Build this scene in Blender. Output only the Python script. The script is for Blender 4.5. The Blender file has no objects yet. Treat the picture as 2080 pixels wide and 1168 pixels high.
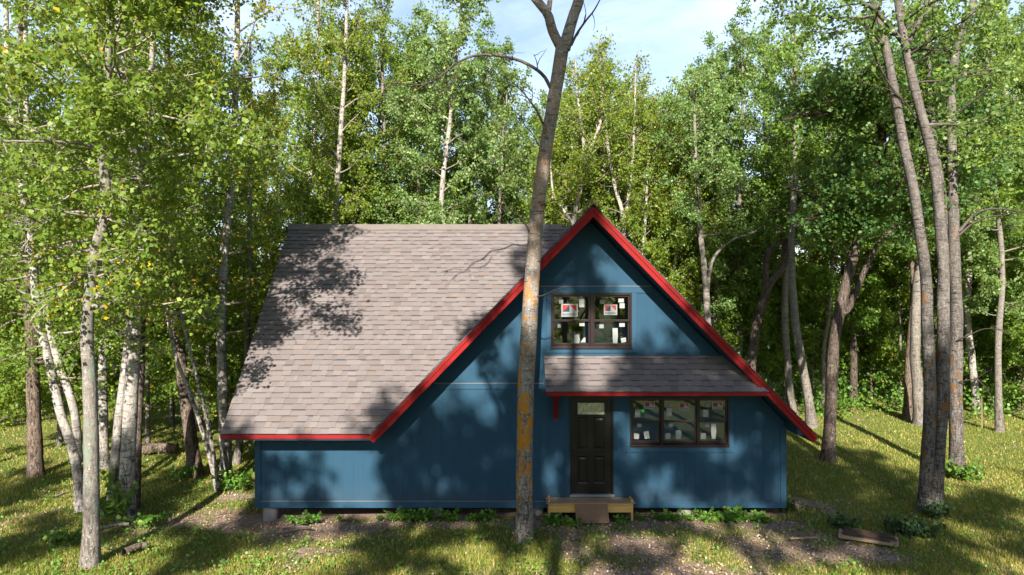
import bpy, bmesh, math, random
import numpy as np
from mathutils import Vector, Matrix

# ------------------------------------------------------------------ camera, world, sun, exposure
S = bpy.context.scene
COL = S.collection
CAMZ, F = 4.75, 1386.7
cd = bpy.data.cameras.new("camera"); cam = bpy.data.objects.new("camera", cd); COL.objects.link(cam)
cd.lens = 24.0; cd.sensor_width = 36.0; cd.clip_end = 2000.0
cam.location = (0, 0, CAMZ); cam.rotation_euler = (math.radians(90), 0, 0)
S.camera = cam

SUN_EL, SUN_AZ = 32.2, 4.6            # degrees; azimuth: how far left of straight behind the camera
to_sun = Vector((-math.sin(math.radians(SUN_AZ)) * math.cos(math.radians(SUN_EL)),
                 -math.cos(math.radians(SUN_AZ)) * math.cos(math.radians(SUN_EL)),
                 math.sin(math.radians(SUN_EL))))
W_ = bpy.data.worlds.new("World"); S.world = W_; W_.use_nodes = True
nt = W_.node_tree; bg = nt.nodes["Background"]
sky = nt.nodes.new("ShaderNodeTexSky"); sky.sky_type = 'NISHITA'; sky.sun_disc = False
sky.sun_elevation = math.radians(SUN_EL); sky.sun_rotation = math.radians(180 + SUN_AZ)
sky.air_density = 1.0; sky.dust_density = 0.6; sky.ozone_density = 1.2
tc = nt.nodes.new("ShaderNodeTexCoord")
mp = nt.nodes.new("ShaderNodeMapping"); mp.inputs['Scale'].default_value = (1.6, 1.6, 5.0)
mp.inputs['Rotation'].default_value = (0.25, 0.35, 0.6)
cn = nt.nodes.new("ShaderNodeTexNoise"); cn.inputs['Scale'].default_value = 1.7; cn.inputs['Detail'].default_value = 9
cn.inputs['Roughness'].default_value = 0.58; cn.inputs['Distortion'].default_value = 0.4
cr = nt.nodes.new("ShaderNodeValToRGB")
cr.color_ramp.elements[0].position = 0.36; cr.color_ramp.elements[0].color = (0.12, 0.12, 0.12, 1)
cr.color_ramp.elements[1].position = 0.64; cr.color_ramp.elements[1].color = (0.75, 0.75, 0.75, 1)
cm = nt.nodes.new("ShaderNodeMixRGB"); cm.inputs['Color2'].default_value = (6.0, 7.2, 9.6, 1)
nt.links.new(tc.outputs['Generated'], mp.inputs['Vector']); nt.links.new(mp.outputs['Vector'], cn.inputs['Vector'])
nt.links.new(cn.outputs['Fac'], cr.inputs['Fac'])
sx = nt.nodes.new("ShaderNodeSeparateXYZ"); nt.links.new(tc.outputs['Generated'], sx.inputs[0])
mr = nt.nodes.new("ShaderNodeMapRange"); mr.inputs['From Min'].default_value = -0.1; mr.inputs['From Max'].default_value = 0.55   # clouds kept to the front half to hold down the sky fill
nt.links.new(sx.outputs['Y'], mr.inputs['Value'])
mm = nt.nodes.new("ShaderNodeMath"); mm.operation = 'MULTIPLY'; nt.links.new(cr.outputs['Color'], mm.inputs[0]); nt.links.new(mr.outputs[0], mm.inputs[1])
nt.links.new(mm.outputs[0], cm.inputs['Fac'])
nt.links.new(sky.outputs['Color'], cm.inputs['Color1']); nt.links.new(cm.outputs['Color'], bg.inputs['Color'])
bg.inputs['Strength'].default_value = 0.062

sl = bpy.data.lights.new("sun", 'SUN'); sun = bpy.data.objects.new("sun", sl); COL.objects.link(sun)
sl.energy = 5.0; sl.angle = math.radians(0.53); sl.color = (1.0, 0.93, 0.82)
sun.rotation_euler = to_sun.to_track_quat('Z', 'Y').to_euler(); sun.location = to_sun * 60

S.view_settings.view_transform = 'Standard'; S.view_settings.look = 'None'
S.view_settings.exposure = 1.72; S.view_settings.gamma = 1.0
S.render.engine = 'CYCLES'
cy = S.cycles
cy.max_bounces = 8; cy.diffuse_bounces = 4; cy.glossy_bounces = 3; cy.transmission_bounces = 6
cy.transparent_max_bounces = 6; cy.caustics_reflective = False; cy.caustics_refractive = False

RNG = np.random.default_rng(11)
rnd = random.Random(5)

# ------------------------------------------------------------------ small helpers
def W(px, py, Y):
    """a pixel of the photograph at depth Y, as a point of the world"""
    return Vector(((px - 1040) / F * Y, Y, CAMZ - (py - 584) / F * Y))

def tag(o, label=None, cat=None, group=None, kind=None):
    if label: o['label'] = label
    if cat: o['category'] = cat
    if group: o['group'] = group
    if kind: o['kind'] = kind
    return o

def link(o, parent=None):
    COL.objects.link(o)
    if parent is not None: o.parent = parent
    return o

def empty(name, loc, label, cat, group=None):
    o = bpy.data.objects.new(name, None); o.location = loc; o.empty_display_size = 0.2
    link(o); return tag(o, label, cat, group)

def np_mesh(name, V, quads=None, tris=None, attrs=None, mats=(), smooth=False, mat_idx=None):
    """fast mesh from numpy arrays; attrs = {name: per-vertex float array}"""
    me = bpy.data.meshes.new(name)
    V = np.asarray(V, dtype=np.float32)
    me.vertices.add(len(V)); me.vertices.foreach_set('co', V.ravel())
    loops, starts, p = [], [], 0
    if quads is not None and len(quads):
        q = np.asarray(quads, dtype=np.int32); loops.append(q.ravel())
        starts.append(np.arange(len(q), dtype=np.int32) * 4); p = len(q) * 4
    if tris is not None and len(tris):
        t = np.asarray(tris, dtype=np.int32); loops.append(t.ravel())
        starts.append(np.arange(len(t), dtype=np.int32) * 3 + p)
    loops = np.concatenate(loops); starts = np.concatenate(starts)
    me.loops.add(len(loops)); me.loops.foreach_set('vertex_index', loops)
    me.polygons.add(len(starts)); me.polygons.foreach_set('loop_start', starts)
    if smooth: me.polygons.foreach_set('use_smooth', np.ones(len(starts), dtype=bool))
    for k, a in (attrs or {}).items():
        at = me.attributes.new(k, 'FLOAT', 'POINT'); at.data.foreach_set('value', np.asarray(a, dtype=np.float32))
    for m in mats: me.materials.append(m)
    if mat_idx is not None: me.polygons.foreach_set('material_index', np.asarray(mat_idx, dtype=np.int32))
    me.update(calc_edges=True)
    return me

class MB:
    """collects boxes, prisms, tubes and flat pieces into one mesh"""
    def __init__(s): s.v = []; s.f = []; s.m = []
    def add(s, vs, fs, m=0):
        b = len(s.v); s.v += [tuple(v) for v in vs]; s.f += [tuple(i + b for i in f) for f in fs]; s.m += [m] * len(fs)
        return s
    def box(s, x0, x1, y0, y1, z0, z1, m=0):
        return s.add([(x0,y0,z0),(x1,y0,z0),(x1,y1,z0),(x0,y1,z0),(x0,y0,z1),(x1,y0,z1),(x1,y1,z1),(x0,y1,z1)],
                     [(0,1,2,3)[::-1],(4,5,6,7),(0,1,5,4),(1,2,6,5),(2,3,7,6),(3,0,4,7)], m)
    def prism(s, poly, y0, y1, m=0):
        """polygon in (x, z), counter-clockwise seen from the camera, extruded in y"""
        n = len(poly)
        vs = [(x, y0, z) for x, z in poly] + [(x, y1, z) for x, z in poly]
        fs = [tuple(range(n)), tuple(range(2*n-1, n-1, -1))] + [(i, i+n, (i+1) % n + n, (i+1) % n) for i in range(n)]
        return s.add(vs, fs, m)
    def slab(s, plan, zf, t, m=0):
        """plan polygon (x, y) counter-clockwise from above, top at zf(x, y), vertical thickness t"""
        n = len(plan)
        vs = [(x, y, zf(x, y)) for x, y in plan] + [(x, y, zf(x, y) - t) for x, y in plan]
        fs = [tuple(range(n)), tuple(range(2*n-1, n-1, -1))] + [((i+1) % n, i, i+n, (i+1) % n + n) for i in range(n)]
        return s.add(vs, fs, m)
    def cyl(s, c, r, z0, z1, n=24, m=0, r1=None):
        r1 = r if r1 is None else r1
        a = [2*math.pi*i/n for i in range(n)]
        vs = [(c[0]+r*math.cos(t), c[1]+r*math.sin(t), z0) for t in a] + [(c[0]+r1*math.cos(t), c[1]+r1*math.sin(t), z1) for t in a]
        return s.add(vs, [tuple(range(n))[::-1], tuple(range(n, 2*n))] + [(i, (i+1) % n, (i+1) % n+n, i+n) for i in range(n)], m)
    def build(s, name, mats, parent=None, bevel=0.0, loc=None):
        me = bpy.data.meshes.new(name); me.from_pydata(s.v, [], s.f)
        for m in (mats if isinstance(mats, (list, tuple)) else [mats]): me.materials.append(m)
        me.polygons.foreach_set('material_index', s.m); me.update()
        o = bpy.data.objects.new(name, me); link(o, parent)
        if loc is not None: o.location = loc
        if bevel:
            b = o.modifiers.new('bevel', 'BEVEL'); b.width = bevel; b.segments = 2; b.limit_method = 'ANGLE'
        return o

# ------------------------------------------------------------------ materials
class NT:
    def __init__(s, name):
        s.mat = bpy.data.materials.new(name); s.mat.use_nodes = True
        s.t = s.mat.node_tree; s.p = s.t.nodes['Principled BSDF']; s.out = s.t.nodes['Material Output']
    def n(s, typ, ins=None, **kw):
        k = s.t.nodes.new(typ)
        for a, b in kw.items(): setattr(k, a, b)
        for a, b in (ins or {}).items():
            if hasattr(b, 'node'): s.t.links.new(b, k.inputs[a])
            else: k.inputs[a].default_value = b
        return k
    def l(s, a, b): s.t.links.new(a, b)
    def coord(s, scale=(1,1,1), kind='Object'):
        c = s.n('ShaderNodeTexCoord'); m = s.n('ShaderNodeMapping', {'Vector': c.outputs[kind]}); m.inputs['Scale'].default_value = scale
        return m.outputs['Vector']
    def noise(s, vec, scale, detail=4, rough=0.55, dist=0.0):
        return s.n('ShaderNodeTexNoise', {'Vector': vec, 'Scale': scale, 'Detail': detail, 'Roughness': rough, 'Distortion': dist}).outputs['Fac']
    def ramp(s, fac, stops):
        r = s.n('ShaderNodeValToRGB', {'Fac': fac}); e = r.color_ramp.elements
        while len(e) < len(stops): e.new(0.5)
        for k, (p, c) in zip(e, stops):
            k.position = p; k.color = (c, c, c, 1) if isinstance(c, (int, float)) else (*c, 1)
        return r.outputs['Color']
    def mix(s, fac, a, b, mode='MIX'):
        m = s.n('ShaderNodeMixRGB', blend_type=mode)
        for k, v in (('Fac', fac), ('Color1', a), ('Color2', b)):
            if hasattr(v, 'node'): s.l(v, m.inputs[k])
            else: m.inputs[k].default_value = v if k == 'Fac' else (*v, 1)
        return m.outputs['Color']
    def math(s, op, a, b=0.0):
        m = s.n('ShaderNodeMath', operation=op)
        for i, v in enumerate((a, b)):
            if hasattr(v, 'node'): s.l(v, m.inputs[i])
            else: m.inputs[i].default_value = v
        return m.outputs[0]
    def attr(s, name): return s.n('ShaderNodeAttribute', attribute_name=name).outputs['Fac']
    def bump(s, h, strength=0.4, dist=0.02):
        b = s.n('ShaderNodeBump', {'Height': h, 'Strength': strength, 'Distance': dist}); s.l(b.outputs['Normal'], s.p.inputs['Normal'])
    def base(s, c, rough=0.7, spec=0.3):
        if hasattr(c, 'node'): s.l(c, s.p.inputs['Base Color'])
        else: s.p.inputs['Base Color'].default_value = (*c, 1)
        s.p.inputs['Roughness'].default_value = rough
        s.p.inputs['Specular IOR Level'].default_value = spec
        return s.mat

def painted(name, c, rough=0.55, grain=True, var=0.12, spec=0.3, dirt=False):
    m = NT(name)
    v = m.coord((1, 1, 1)); big = m.noise(v, 0.8, 4)
    g = m.noise(m.coord((60, 60, 2.2)), 1.0, 5, 0.65)
    dk = tuple(x * (1 - var) for x in c); lt = tuple(min(1, x * (1 + var)) for x in c)
    col = m.mix(big, dk, lt)
    col = m.mix(m.math('MULTIPLY', g, 0.35), col, tuple(x * 0.6 for x in c))
    if dirt:            # rain splash and dust along the foot of the siding, faint streaks above
        z = m.n('ShaderNodeSeparateXYZ', {'Vector': m.n('ShaderNodeTexCoord').outputs['Object']}).outputs['Z']
        st = m.noise(m.coord((5, 5, 0.5)), 1.0, 5, 0.65)
        fade = m.n('ShaderNodeMapRange', {'Value': z, 'From Min': 0.18, 'From Max': 0.75, 'To Min': 0.55, 'To Max': 0.0}).outputs[0]
        col = m.mix(m.math('MULTIPLY', fade, m.noise(v, 6, 5, 0.7)), col, (0.05, 0.05, 0.05))
        col = m.mix(m.math('MULTIPLY', m.ramp(st, [(0.52, 0.0), (0.75, 1.0)]), 0.22), col, (0.04, 0.075, 0.10))
    if grain: m.bump(g, 0.35, 0.004)
    return m.base(col, rough, spec)

M = {}
M['blue'] = painted('blue_siding_paint', (0.0161, 0.0507, 0.0865), 0.68, spec=0.13, dirt=True)
M['blue_trim'] = painted('blue_trim_paint', (0.0175, 0.0550, 0.0932), 0.64, spec=0.16)
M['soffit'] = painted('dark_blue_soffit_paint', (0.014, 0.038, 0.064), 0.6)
M['red'] = painted('red_trim_paint', (0.1892, 0.0110, 0.0110), 0.7, spec=0.1)
M['red2'] = painted('red_frieze_paint', (0.1540, 0.0097, 0.0106), 0.7, spec=0.1)
M['bronze'] = painted('dark_bronze_window_vinyl', (0.0144, 0.0078, 0.0078), 0.35, False)
M['door'] = painted('dark_brown_door_paint', (0.0050, 0.0044, 0.0044), 0.35, False)
M['flash'] = painted('pale_metal_flashing', (0.1386, 0.1464, 0.1560), 0.35, False)
M['black'] = painted('flat_black', (0.012, 0.012, 0.014), 0.6, False)

def m_shingle():
    m = NT('weathered_brown_shingles')
    t = m.attr('tint')
    v = m.coord()
    gr = m.noise(v, 140, 2, 0.7); big = m.noise(v, 1.3, 5, 0.6)
    col = m.ramp(t, [(0.0, (0.0446, 0.0393, 0.0426)), (0.025, (0.0579, 0.0513, 0.0567)), (0.03, (0.0768, 0.0685, 0.0750)), (0.10, (0.0911, 0.0796, 0.0810)), (0.12, (0.1053, 0.0876, 0.0810)), (0.35, (0.1291, 0.1087, 0.1054)),
                     (0.6, (0.1462, 0.1249, 0.1195)), (0.8, (0.1670, 0.1450, 0.1367)), (0.86, (0.1318, 0.0997, 0.0892)), (0.93, (0.1432, 0.1058, 0.0902)), (0.96, (0.1935, 0.1721, 0.1662)), (1.0, (0.2116, 0.1913, 0.1814))])
    col = m.mix(m.math('MULTIPLY', gr, 0.4), col, (0.0741, 0.0664, 0.0689), 'MIX')
    col = m.mix(m.math('MULTIPLY', big, 0.25), col, (0.0845, 0.0776, 0.0779))
    m.bump(gr, 0.5, 0.004)
    return m.base(col, 0.92, 0.15)
M['shingle'] = m_shingle()

def m_wood(name, c, c2, rough=0.75, scale=(3, 30, 30)):
    m = NT(name); v = m.coord(scale)
    g = m.noise(v, 1.0, 6, 0.6, 0.6); b = m.noise(m.coord(), 3.0, 4)
    col = m.mix(m.ramp(g, [(0.35, 0.0), (0.65, 1.0)]), c, c2)
    col = m.mix(m.math('MULTIPLY', b, 0.5), col, tuple(x * 0.65 for x in c))
    m.bump(g, 0.25, 0.004); return m.base(col, rough, 0.2)
M['lumber'] = m_wood('fresh_treated_lumber', (0.52, 0.33, 0.11), (0.42, 0.245, 0.07))
M['ply'] = m_wood('weathered_plywood', (0.171, 0.104, 0.065), (0.130, 0.078, 0.049))
M['oldwood'] = m_wood('old_grey_brown_wood', (0.068, 0.044, 0.031), (0.036, 0.023, 0.018))
M['paleboard'] = m_wood('sun_bleached_board', (0.3162, 0.2210, 0.1411), (0.2465, 0.1683, 0.1054))
def m_plain(name, c, rough=0.8, nscale=8, var=0.25):
    m = NT(name); n = m.noise(m.coord(), nscale, 5, 0.6)
    m.bump(n, 0.3, 0.01)
    return m.base(m.mix(n, tuple(x * (1 - var) for x in c), tuple(min(1, x * (1 + var)) for x in c)), rough, 0.2)
M['concrete'] = m_plain('pale_concrete', (0.1952, 0.1832, 0.1760), 0.85, 6, 0.15)
M['paper'] = m_plain('white_paper', (0.2091, 0.2210, 0.2091), 0.6, 30, 0.06)
M['paper_grey'] = m_plain('grey_printed_paper', (0.148, 0.161, 0.158), 0.6, 60, 0.35)
M['green_tag'] = m_plain('bright_green_sticker', (0.08, 0.62, 0.05), 0.6, 30, 0.1)
M['logo_red'] = m_plain('logo_red_print', (0.268, 0.027, 0.022), 0.6, 30, 0.08)
M['logo_navy'] = m_plain('logo_navy_print', (0.018, 0.028, 0.06), 0.6, 30, 0.08)
M['interior'] = m_plain('bare_interior_boards', (0.0495, 0.0383, 0.0270), 0.8, 3, 0.3)
M['pane_blue'] = m_plain('blue_for_panes', (0.0750, 0.2400, 0.6300), 0.7, 2, 0.25)

def m_glass(name, tint=0.82, refl=0.07):
    m = NT(name)
    tr = m.n('ShaderNodeBsdfTransparent'); tr.inputs['Color'].default_value = (tint, tint, tint * 1.02, 1)
    gl = m.n('ShaderNodeBsdfGlossy'); gl.inputs['Roughness'].default_value = 0.01; gl.inputs['Color'].default_value = (0.95, 0.97, 1, 1)
    fr = m.n('ShaderNodeFresnel'); fr.inputs['IOR'].default_value = 1.5
    f = m.math('ADD', fr.outputs[0], refl)
    wv = m.noise(m.coord(), 1.5, 2); b = m.n('ShaderNodeBump', {'Height': wv, 'Strength': 0.02, 'Distance': 0.05}); m.l(b.outputs[0], gl.inputs['Normal'])
    mx = m.n('ShaderNodeMixShader'); m.l(f, mx.inputs[0]); m.l(tr.outputs[0], mx.inputs[1]); m.l(gl.outputs[0], mx.inputs[2])
    m.l(mx.outputs[0], m.out.inputs['Surface']); return m.mat
M['glass'] = m_glass('window_glass')
def m_frost():
    m = NT('rain_glass'); n = m.noise(m.coord((40, 40, 8)), 1.0, 3)
    m.bump(n, 1.0, 0.02); m.p.inputs['Base Color'].default_value = (0.30, 0.31, 0.24, 1); m.p.inputs['Roughness'].default_value = 0.12
    m.p.inputs['Specular IOR Level'].default_value = 1.0; m.p.inputs['Metallic'].default_value = 0.35; return m.mat
M['frost'] = m_frost()

def m_leaf(name, stops, trans=0.5, rough=0.45, obj_var=0.25):
    m = NT(name)
    col = m.ramp(m.attr('tint'), stops)
    oi = m.n('ShaderNodeObjectInfo').outputs['Random']
    col = m.mix(m.math('MULTIPLY', oi, obj_var), col, (0.12, 0.125, 0.018))
    m.base(col, rough, 0.3)
    tl = m.n('ShaderNodeBsdfTranslucent'); m.l(m.mix(0.5, col, (0.42, 0.46, 0.03)), tl.inputs['Color'])
    mx = m.n('ShaderNodeMixShader', {'Fac': trans}); m.l(m.p.outputs[0], mx.inputs[1]); m.l(tl.outputs[0], mx.inputs[2])
    m.l(mx.outputs[0], m.out.inputs['Surface']); return m.mat
M['leaf_birch'] = m_leaf('birch_leaves', [(0.0, (0.0744, 0.1540, 0.0242)), (0.5, (0.1525, 0.2520, 0.0368)), (0.93, (0.2325, 0.3240, 0.0504)), (0.965, (0.5599, 0.4320, 0.0336)), (1.0, (0.7840, 0.4690, 0.0336))])
M['leaf_aspen'] = m_leaf('aspen_leaves', [(0.0, (0.0670, 0.1543, 0.0438)), (0.5, (0.1386, 0.2562, 0.0688)), (0.9, (0.2613, 0.3591, 0.1313)), (1.0, (0.3543, 0.4158, 0.1812))])
M['leaf_oak'] = m_leaf('oak_leaves', [(0.0, (0.0528, 0.1365, 0.0247)), (0.5, (0.1080, 0.2301, 0.0377)), (0.95, (0.2052, 0.3276, 0.0507)), (1.0, (0.2892, 0.3978, 0.0624))])
M['leaf_deep'] = m_leaf('deep_green_oak_leaves', [(0.0, (0.035, 0.10, 0.030)), (0.5, (0.065, 0.155, 0.042)), (0.95, (0.13, 0.23, 0.06)), (1.0, (0.17, 0.27, 0.07))], obj_var=0.0)
M['leaf_gold'] = m_leaf('yellowing_birch_leaves', [(0.0, (0.0937, 0.1810, 0.0242)), (0.55, (0.1746, 0.2642, 0.0352)), (0.85, (0.2614, 0.3016, 0.0352)), (0.95, (0.3990, 0.3474, 0.0352)), (1.0, (0.5237, 0.3619, 0.0473))])
M['leaf_weed'] = m_leaf('weed_leaves', [(0.0, (0.042, 0.128, 0.018)), (0.6, (0.090, 0.217, 0.030)), (1.0, (0.180, 0.300, 0.045))], 0.3)
M['leaf_dark'] = m_leaf('dark_shrub_leaves', [(0.0, (0.012, 0.038, 0.014)), (0.7, (0.03, 0.07, 0.022)), (1.0, (0.06, 0.10, 0.03))], 0.2, obj_var=0.05)
M['grass'] = m_leaf('grass_blades', [(0.0, (0.0855, 0.1185, 0.0200)), (0.55, (0.1995, 0.2112, 0.0350)), (0.85, (0.3078, 0.2678, 0.0600)), (1.0, (0.4902, 0.3399, 0.1500))], 0.3, 0.55, 0.0)
M['litter'] = m_leaf('fallen_leaves', [(0.0, (0.1148, 0.0688, 0.0399)), (0.5, (0.2414, 0.1606, 0.0978)), (0.85, (0.3791, 0.2873, 0.1955)), (0.95, (0.4590, 0.4131, 0.3443)), (1.0, (0.4819, 0.2983, 0.0348))], 0.1, 0.8, 0.0)

def m_bark(name, base, dark, pale, hor=0.5, furrow=0.5, lichen=0.0, lichen_c=(0.42, 0.20, 0.02), z_lo=0.0, z_hi=3.0, twig=(0.11, 0.075, 0.055), speck=0.3, thin_max=0.04, patch=0.0):
    m = NT(name)
    c = m.n('ShaderNodeTexCoord').outputs['Object']
    sep = m.n('ShaderNodeSeparateXYZ', {'Vector': c}); z = sep.outputs['Z']
    wn = m.n('ShaderNodeTexNoise', {'Vector': c, 'Scale': 3.0, 'Detail': 4.0})
    off = m.n('ShaderNodeVectorMath', {0: wn.outputs['Color'], 1: (0.5, 0.5, 0.5)}, operation='SUBTRACT')
    sc_ = m.n('ShaderNodeVectorMath', {0: off.outputs[0], 1: (0.10, 0.10, 0.16)}, operation='MULTIPLY')
    wc = m.n('ShaderNodeVectorMath', {0: c, 1: sc_.outputs[0]}, operation='ADD').outputs[0]
    def wcoord(sc): return m.n('ShaderNodeMapping', {'Vector': wc, 'Scale': sc}).outputs['Vector']
    big = m.noise(m.coord((2.6, 2.6, 1.9)), 1.0, 6, 0.65)
    hz = m.noise(wcoord((5, 5, 30)), 1.0, 5, 0.7)
    vt = m.noise(wcoord((26, 26, 5.5)), 1.0, 6, 0.68, 0.5)
    sp = m.noise(m.coord(), 22, 5, 0.75)
    low = m.n('ShaderNodeMapRange', {'Value': z, 'From Min': z_lo, 'From Max': z_hi, 'To Min': 1.0, 'To Max': 0.0}).outputs[0]
    col = m.mix(m.ramp(big, [(0.35, 0.0), (0.65, 1.0)]), base, pale)
    h = m.ramp(hz, [(0.52, 0.0), (0.64, 1.0)])
    col = m.mix(m.math('MULTIPLY', h, hor), col, dark)
    f = m.ramp(vt, [(0.40, 1.0), (0.56, 0.0)])
    col = m.mix(m.math('MULTIPLY', f, m.math('ADD', furrow * 0.3, m.math('MULTIPLY', low, furrow * 0.7))), col, dark)
    s_ = m.ramp(sp, [(0.56, 0.0), (0.66, 1.0)])
    col = m.mix(m.math('MULTIPLY', s_, speck), col, (0.5, 0.52, 0.46))
    if patch:           # black weathered patches and scars
        pn = m.noise(wcoord((7, 7, 5)), 1.0, 6, 0.7)
        col = m.mix(m.math('MULTIPLY', m.ramp(pn, [(0.56, 0.0), (0.62, 1.0)]), patch), col, dark)
    if lichen:
        ln = m.noise(m.coord((5, 5, 2.6)), 1.0, 7, 0.68)
        lm = m.ramp(ln, [(0.585 - 0.13 * lichen, 0.0), (0.62 - 0.12 * lichen, 1.0)])
        zr = m.ramp(m.n('ShaderNodeMapRange', {'Value': z, 'From Min': 0.0, 'From Max': 10.0}).outputs[0],
                    [(0.05, 0.05), (0.14, 1.0), (0.40, 0.9), (0.52, 0.3), (1.0, 0.12)])
        col = m.mix(m.math('MULTIPLY', lm, zr), col, m.mix(sp, lichen_c, tuple(x * 0.55 for x in lichen_c)))
    thin = m.n('ShaderNodeMapRange', {'Value': m.attr('rad'), 'From Min': 0.012, 'From Max': thin_max, 'To Min': 1.0, 'To Max': 0.0}).outputs[0]
    col = m.mix(thin, col, twig)
    hh = m.math('ADD', m.math('MULTIPLY', vt, 0.8), m.math('MULTIPLY', sp, 0.5))
    m.bump(hh, 0.9, 0.03)
    return m.base(col, 0.85, 0.15)
M['bark_birch'] = m_bark('white_birch_bark', (0.2416, 0.2189, 0.1949), (0.0299, 0.0227, 0.0203), (0.4031, 0.3696, 0.3361), 0.9, 0.9, z_hi=2.4, twig=(0.17, 0.135, 0.115), patch=0.85)
M['bark_aspen'] = m_bark('grey_aspen_bark', (0.146, 0.127, 0.109), (0.028, 0.022, 0.017), (0.202, 0.180, 0.157), 0.75, 0.8, z_hi=5.0, twig=(0.078, 0.062, 0.050))
M['bark_orange'] = m_bark('lichen_crusted_aspen_bark', (0.1416, 0.1215, 0.1086), (0.0260, 0.0201, 0.0165), (0.2537, 0.2242, 0.2030), 0.95, 0.95, 0.70, (0.4248, 0.1829, 0.0165), z_hi=4.0, speck=0.7, twig=(0.05, 0.04, 0.035), thin_max=0.075)
M['bark_orange_some'] = m_bark('grey_bark_with_some_orange', (0.0902, 0.0771, 0.0689), (0.0156, 0.0123, 0.0107), (0.1476, 0.1296, 0.1189), 0.95, 0.95, 0.06, (0.1878, 0.0869, 0.0213), z_hi=7.0, twig=(0.0435, 0.0328, 0.0287))
M['bark_lichen'] = m_bark('pale_lichen_bark', (0.1550, 0.1354, 0.1159), (0.0287, 0.0218, 0.0195), (0.2122, 0.1871, 0.1675), 0.35, 0.9, 0.55, (0.1928, 0.2192, 0.1744), z_hi=3.0, speck=0.6, twig=(0.2525, 0.2180, 0.1894))
M['bark_brown'] = m_bark('brown_furrowed_bark', (0.118, 0.084, 0.065), (0.019, 0.013, 0.010), (0.157, 0.118, 0.093), 0.2, 0.95, z_hi=30.0, twig=(0.042, 0.030, 0.022))
M['bark_dark'] = m_bark('dark_oak_bark', (0.071, 0.050, 0.040), (0.012, 0.009, 0.007), (0.101, 0.076, 0.062), 0.15, 0.95, z_hi=30.0, twig=(0.028, 0.020, 0.017))

# ------------------------------------------------------------------ tree builder
def norm(a):
    a = np.asarray(a, float); return a / (np.linalg.norm(a, axis=-1, keepdims=True) + 1e-9)

def spline(P, n):
    P = np.asarray(P, float)
    if len(P) == 2: return P[0] + (P[1] - P[0]) * np.linspace(0, 1, n)[:, None]
    d = np.r_[0, np.cumsum(np.linalg.norm(np.diff(P, axis=0), axis=1))]
    Q = np.vstack([2 * P[0] - P[1], P, 2 * P[-1] - P[-2]])
    out = []
    for t in np.linspace(0, d[-1], n):
        i = min(max(np.searchsorted(d, t, side='right') - 1, 0), len(P) - 2)
        u = (t - d[i]) / max(d[i + 1] - d[i], 1e-9)
        a, b, c, e = Q[i], Q[i + 1], Q[i + 2], Q[i + 3]
        out.append(0.5 * (2 * b + (c - a) * u + (2 * a - 5 * b + 4 * c - e) * u * u + (3 * b - a - 3 * c + e) * u ** 3))
    return np.array(out)

class Wood:
    def __init__(s): s.V = []; s.Q = []; s.T = []; s.R = []; s.n = 0
    def tube(s, P, R, k=6, lump=0.0, rng=None):
        P = np.asarray(P, float); R = np.asarray(R, float); n = len(P)
        T = norm(np.gradient(P, axis=0))
        ref = np.array([1.0, 0.13, 0.0]) if abs(T[:, 0]).mean() < 0.8 else np.array([0.0, 0.1, 1.0])
        A = norm(np.cross(T, ref)); B = np.cross(T, A)
        a = np.arange(k) * 2 * np.pi / k
        rr = R[:, None] * np.ones((1, k))
        if lump and rng is not None:
            z = np.cumsum(np.r_[0, np.linalg.norm(np.diff(P, axis=0), axis=1)])
            for _ in range(4):
                f, ph, kk = rng.uniform(1, 7), rng.uniform(0, 6.3), rng.integers(1, 4)
                rr = rr * (1 + lump * np.sin(f * z[:, None] + kk * a[None, :] + ph))
        ring = P[:, None, :] + rr[:, :, None] * (np.cos(a)[None, :, None] * A[:, None, :] + np.sin(a)[None, :, None] * B[:, None, :])
        s.V.append(ring.reshape(-1, 3)); s.R.append(np.repeat(R, k))
        i = np.arange(n - 1)[:, None] * k; j = np.arange(k)[None, :]; j2 = (j + 1) % k
        s.Q.append((np.stack([i + j, i + j2, i + k + j2, i + k + j], -1).reshape(-1, 4)) + s.n)
        s.n += n * k
    def twigs(s, A, B, r):
        """thin three-sided spikes from points A to points B"""
        d = norm(B - A); u = norm(np.cross(d, [0.3, 0.2, 0.9])); w = np.cross(d, u); N = len(A)
        r = np.broadcast_to(np.asarray(r, float).reshape(-1, 1) if np.ndim(r) else np.full((1, 1), r), (N, 1))
        v = np.stack([A + u * r, A - u * r * 0.5 + w * r * 0.87, A - u * r * 0.5 - w * r * 0.87, B], 1)
        s.V.append(v.reshape(-1, 3)); s.R.append(np.repeat(r[:, 0], 4))
        b = np.arange(N)[:, None] * 4 + s.n
        s.T.append(np.concatenate([b + [[0, 1, 3]], b + [[1, 2, 3]], b + [[2, 0, 3]]]))
        s.n += 4 * N
    def mesh(s, name, mat):
        return np_mesh(name, np.vstack(s.V), np.vstack(s.Q) if s.Q else None, np.vstack(s.T) if s.T else None,
                       {'rad': np.concatenate(s.R)}, [mat], True)

def leaf_mesh(name, rng, P, size, mat, tint, hang=0.35, up=0.45, wide=0.42):
    N = len(P)
    ax = norm(rng.normal(size=(N, 3)) + [0, 0, -hang])
    nr = rng.normal(size=(N, 3)) + [0, -0.15, up]
    b = norm(np.cross(nr, ax)); nr = np.cross(ax, b)
    s = (size * rng.uniform(0.5, 1.3, N))[:, None]
    V = np.stack([P, P + ax * s * 0.45 + b * s * wide + nr * s * 0.10, P + ax * s, P + ax * s * 0.45 - b * s * wide + nr * s * 0.10], 1).reshape(-1, 3)
    q = np.arange(N * 4).reshape(N, 4)
    return np_mesh(name, V, q, None, {'tint': np.repeat(tint, 4)}, [mat])

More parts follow.
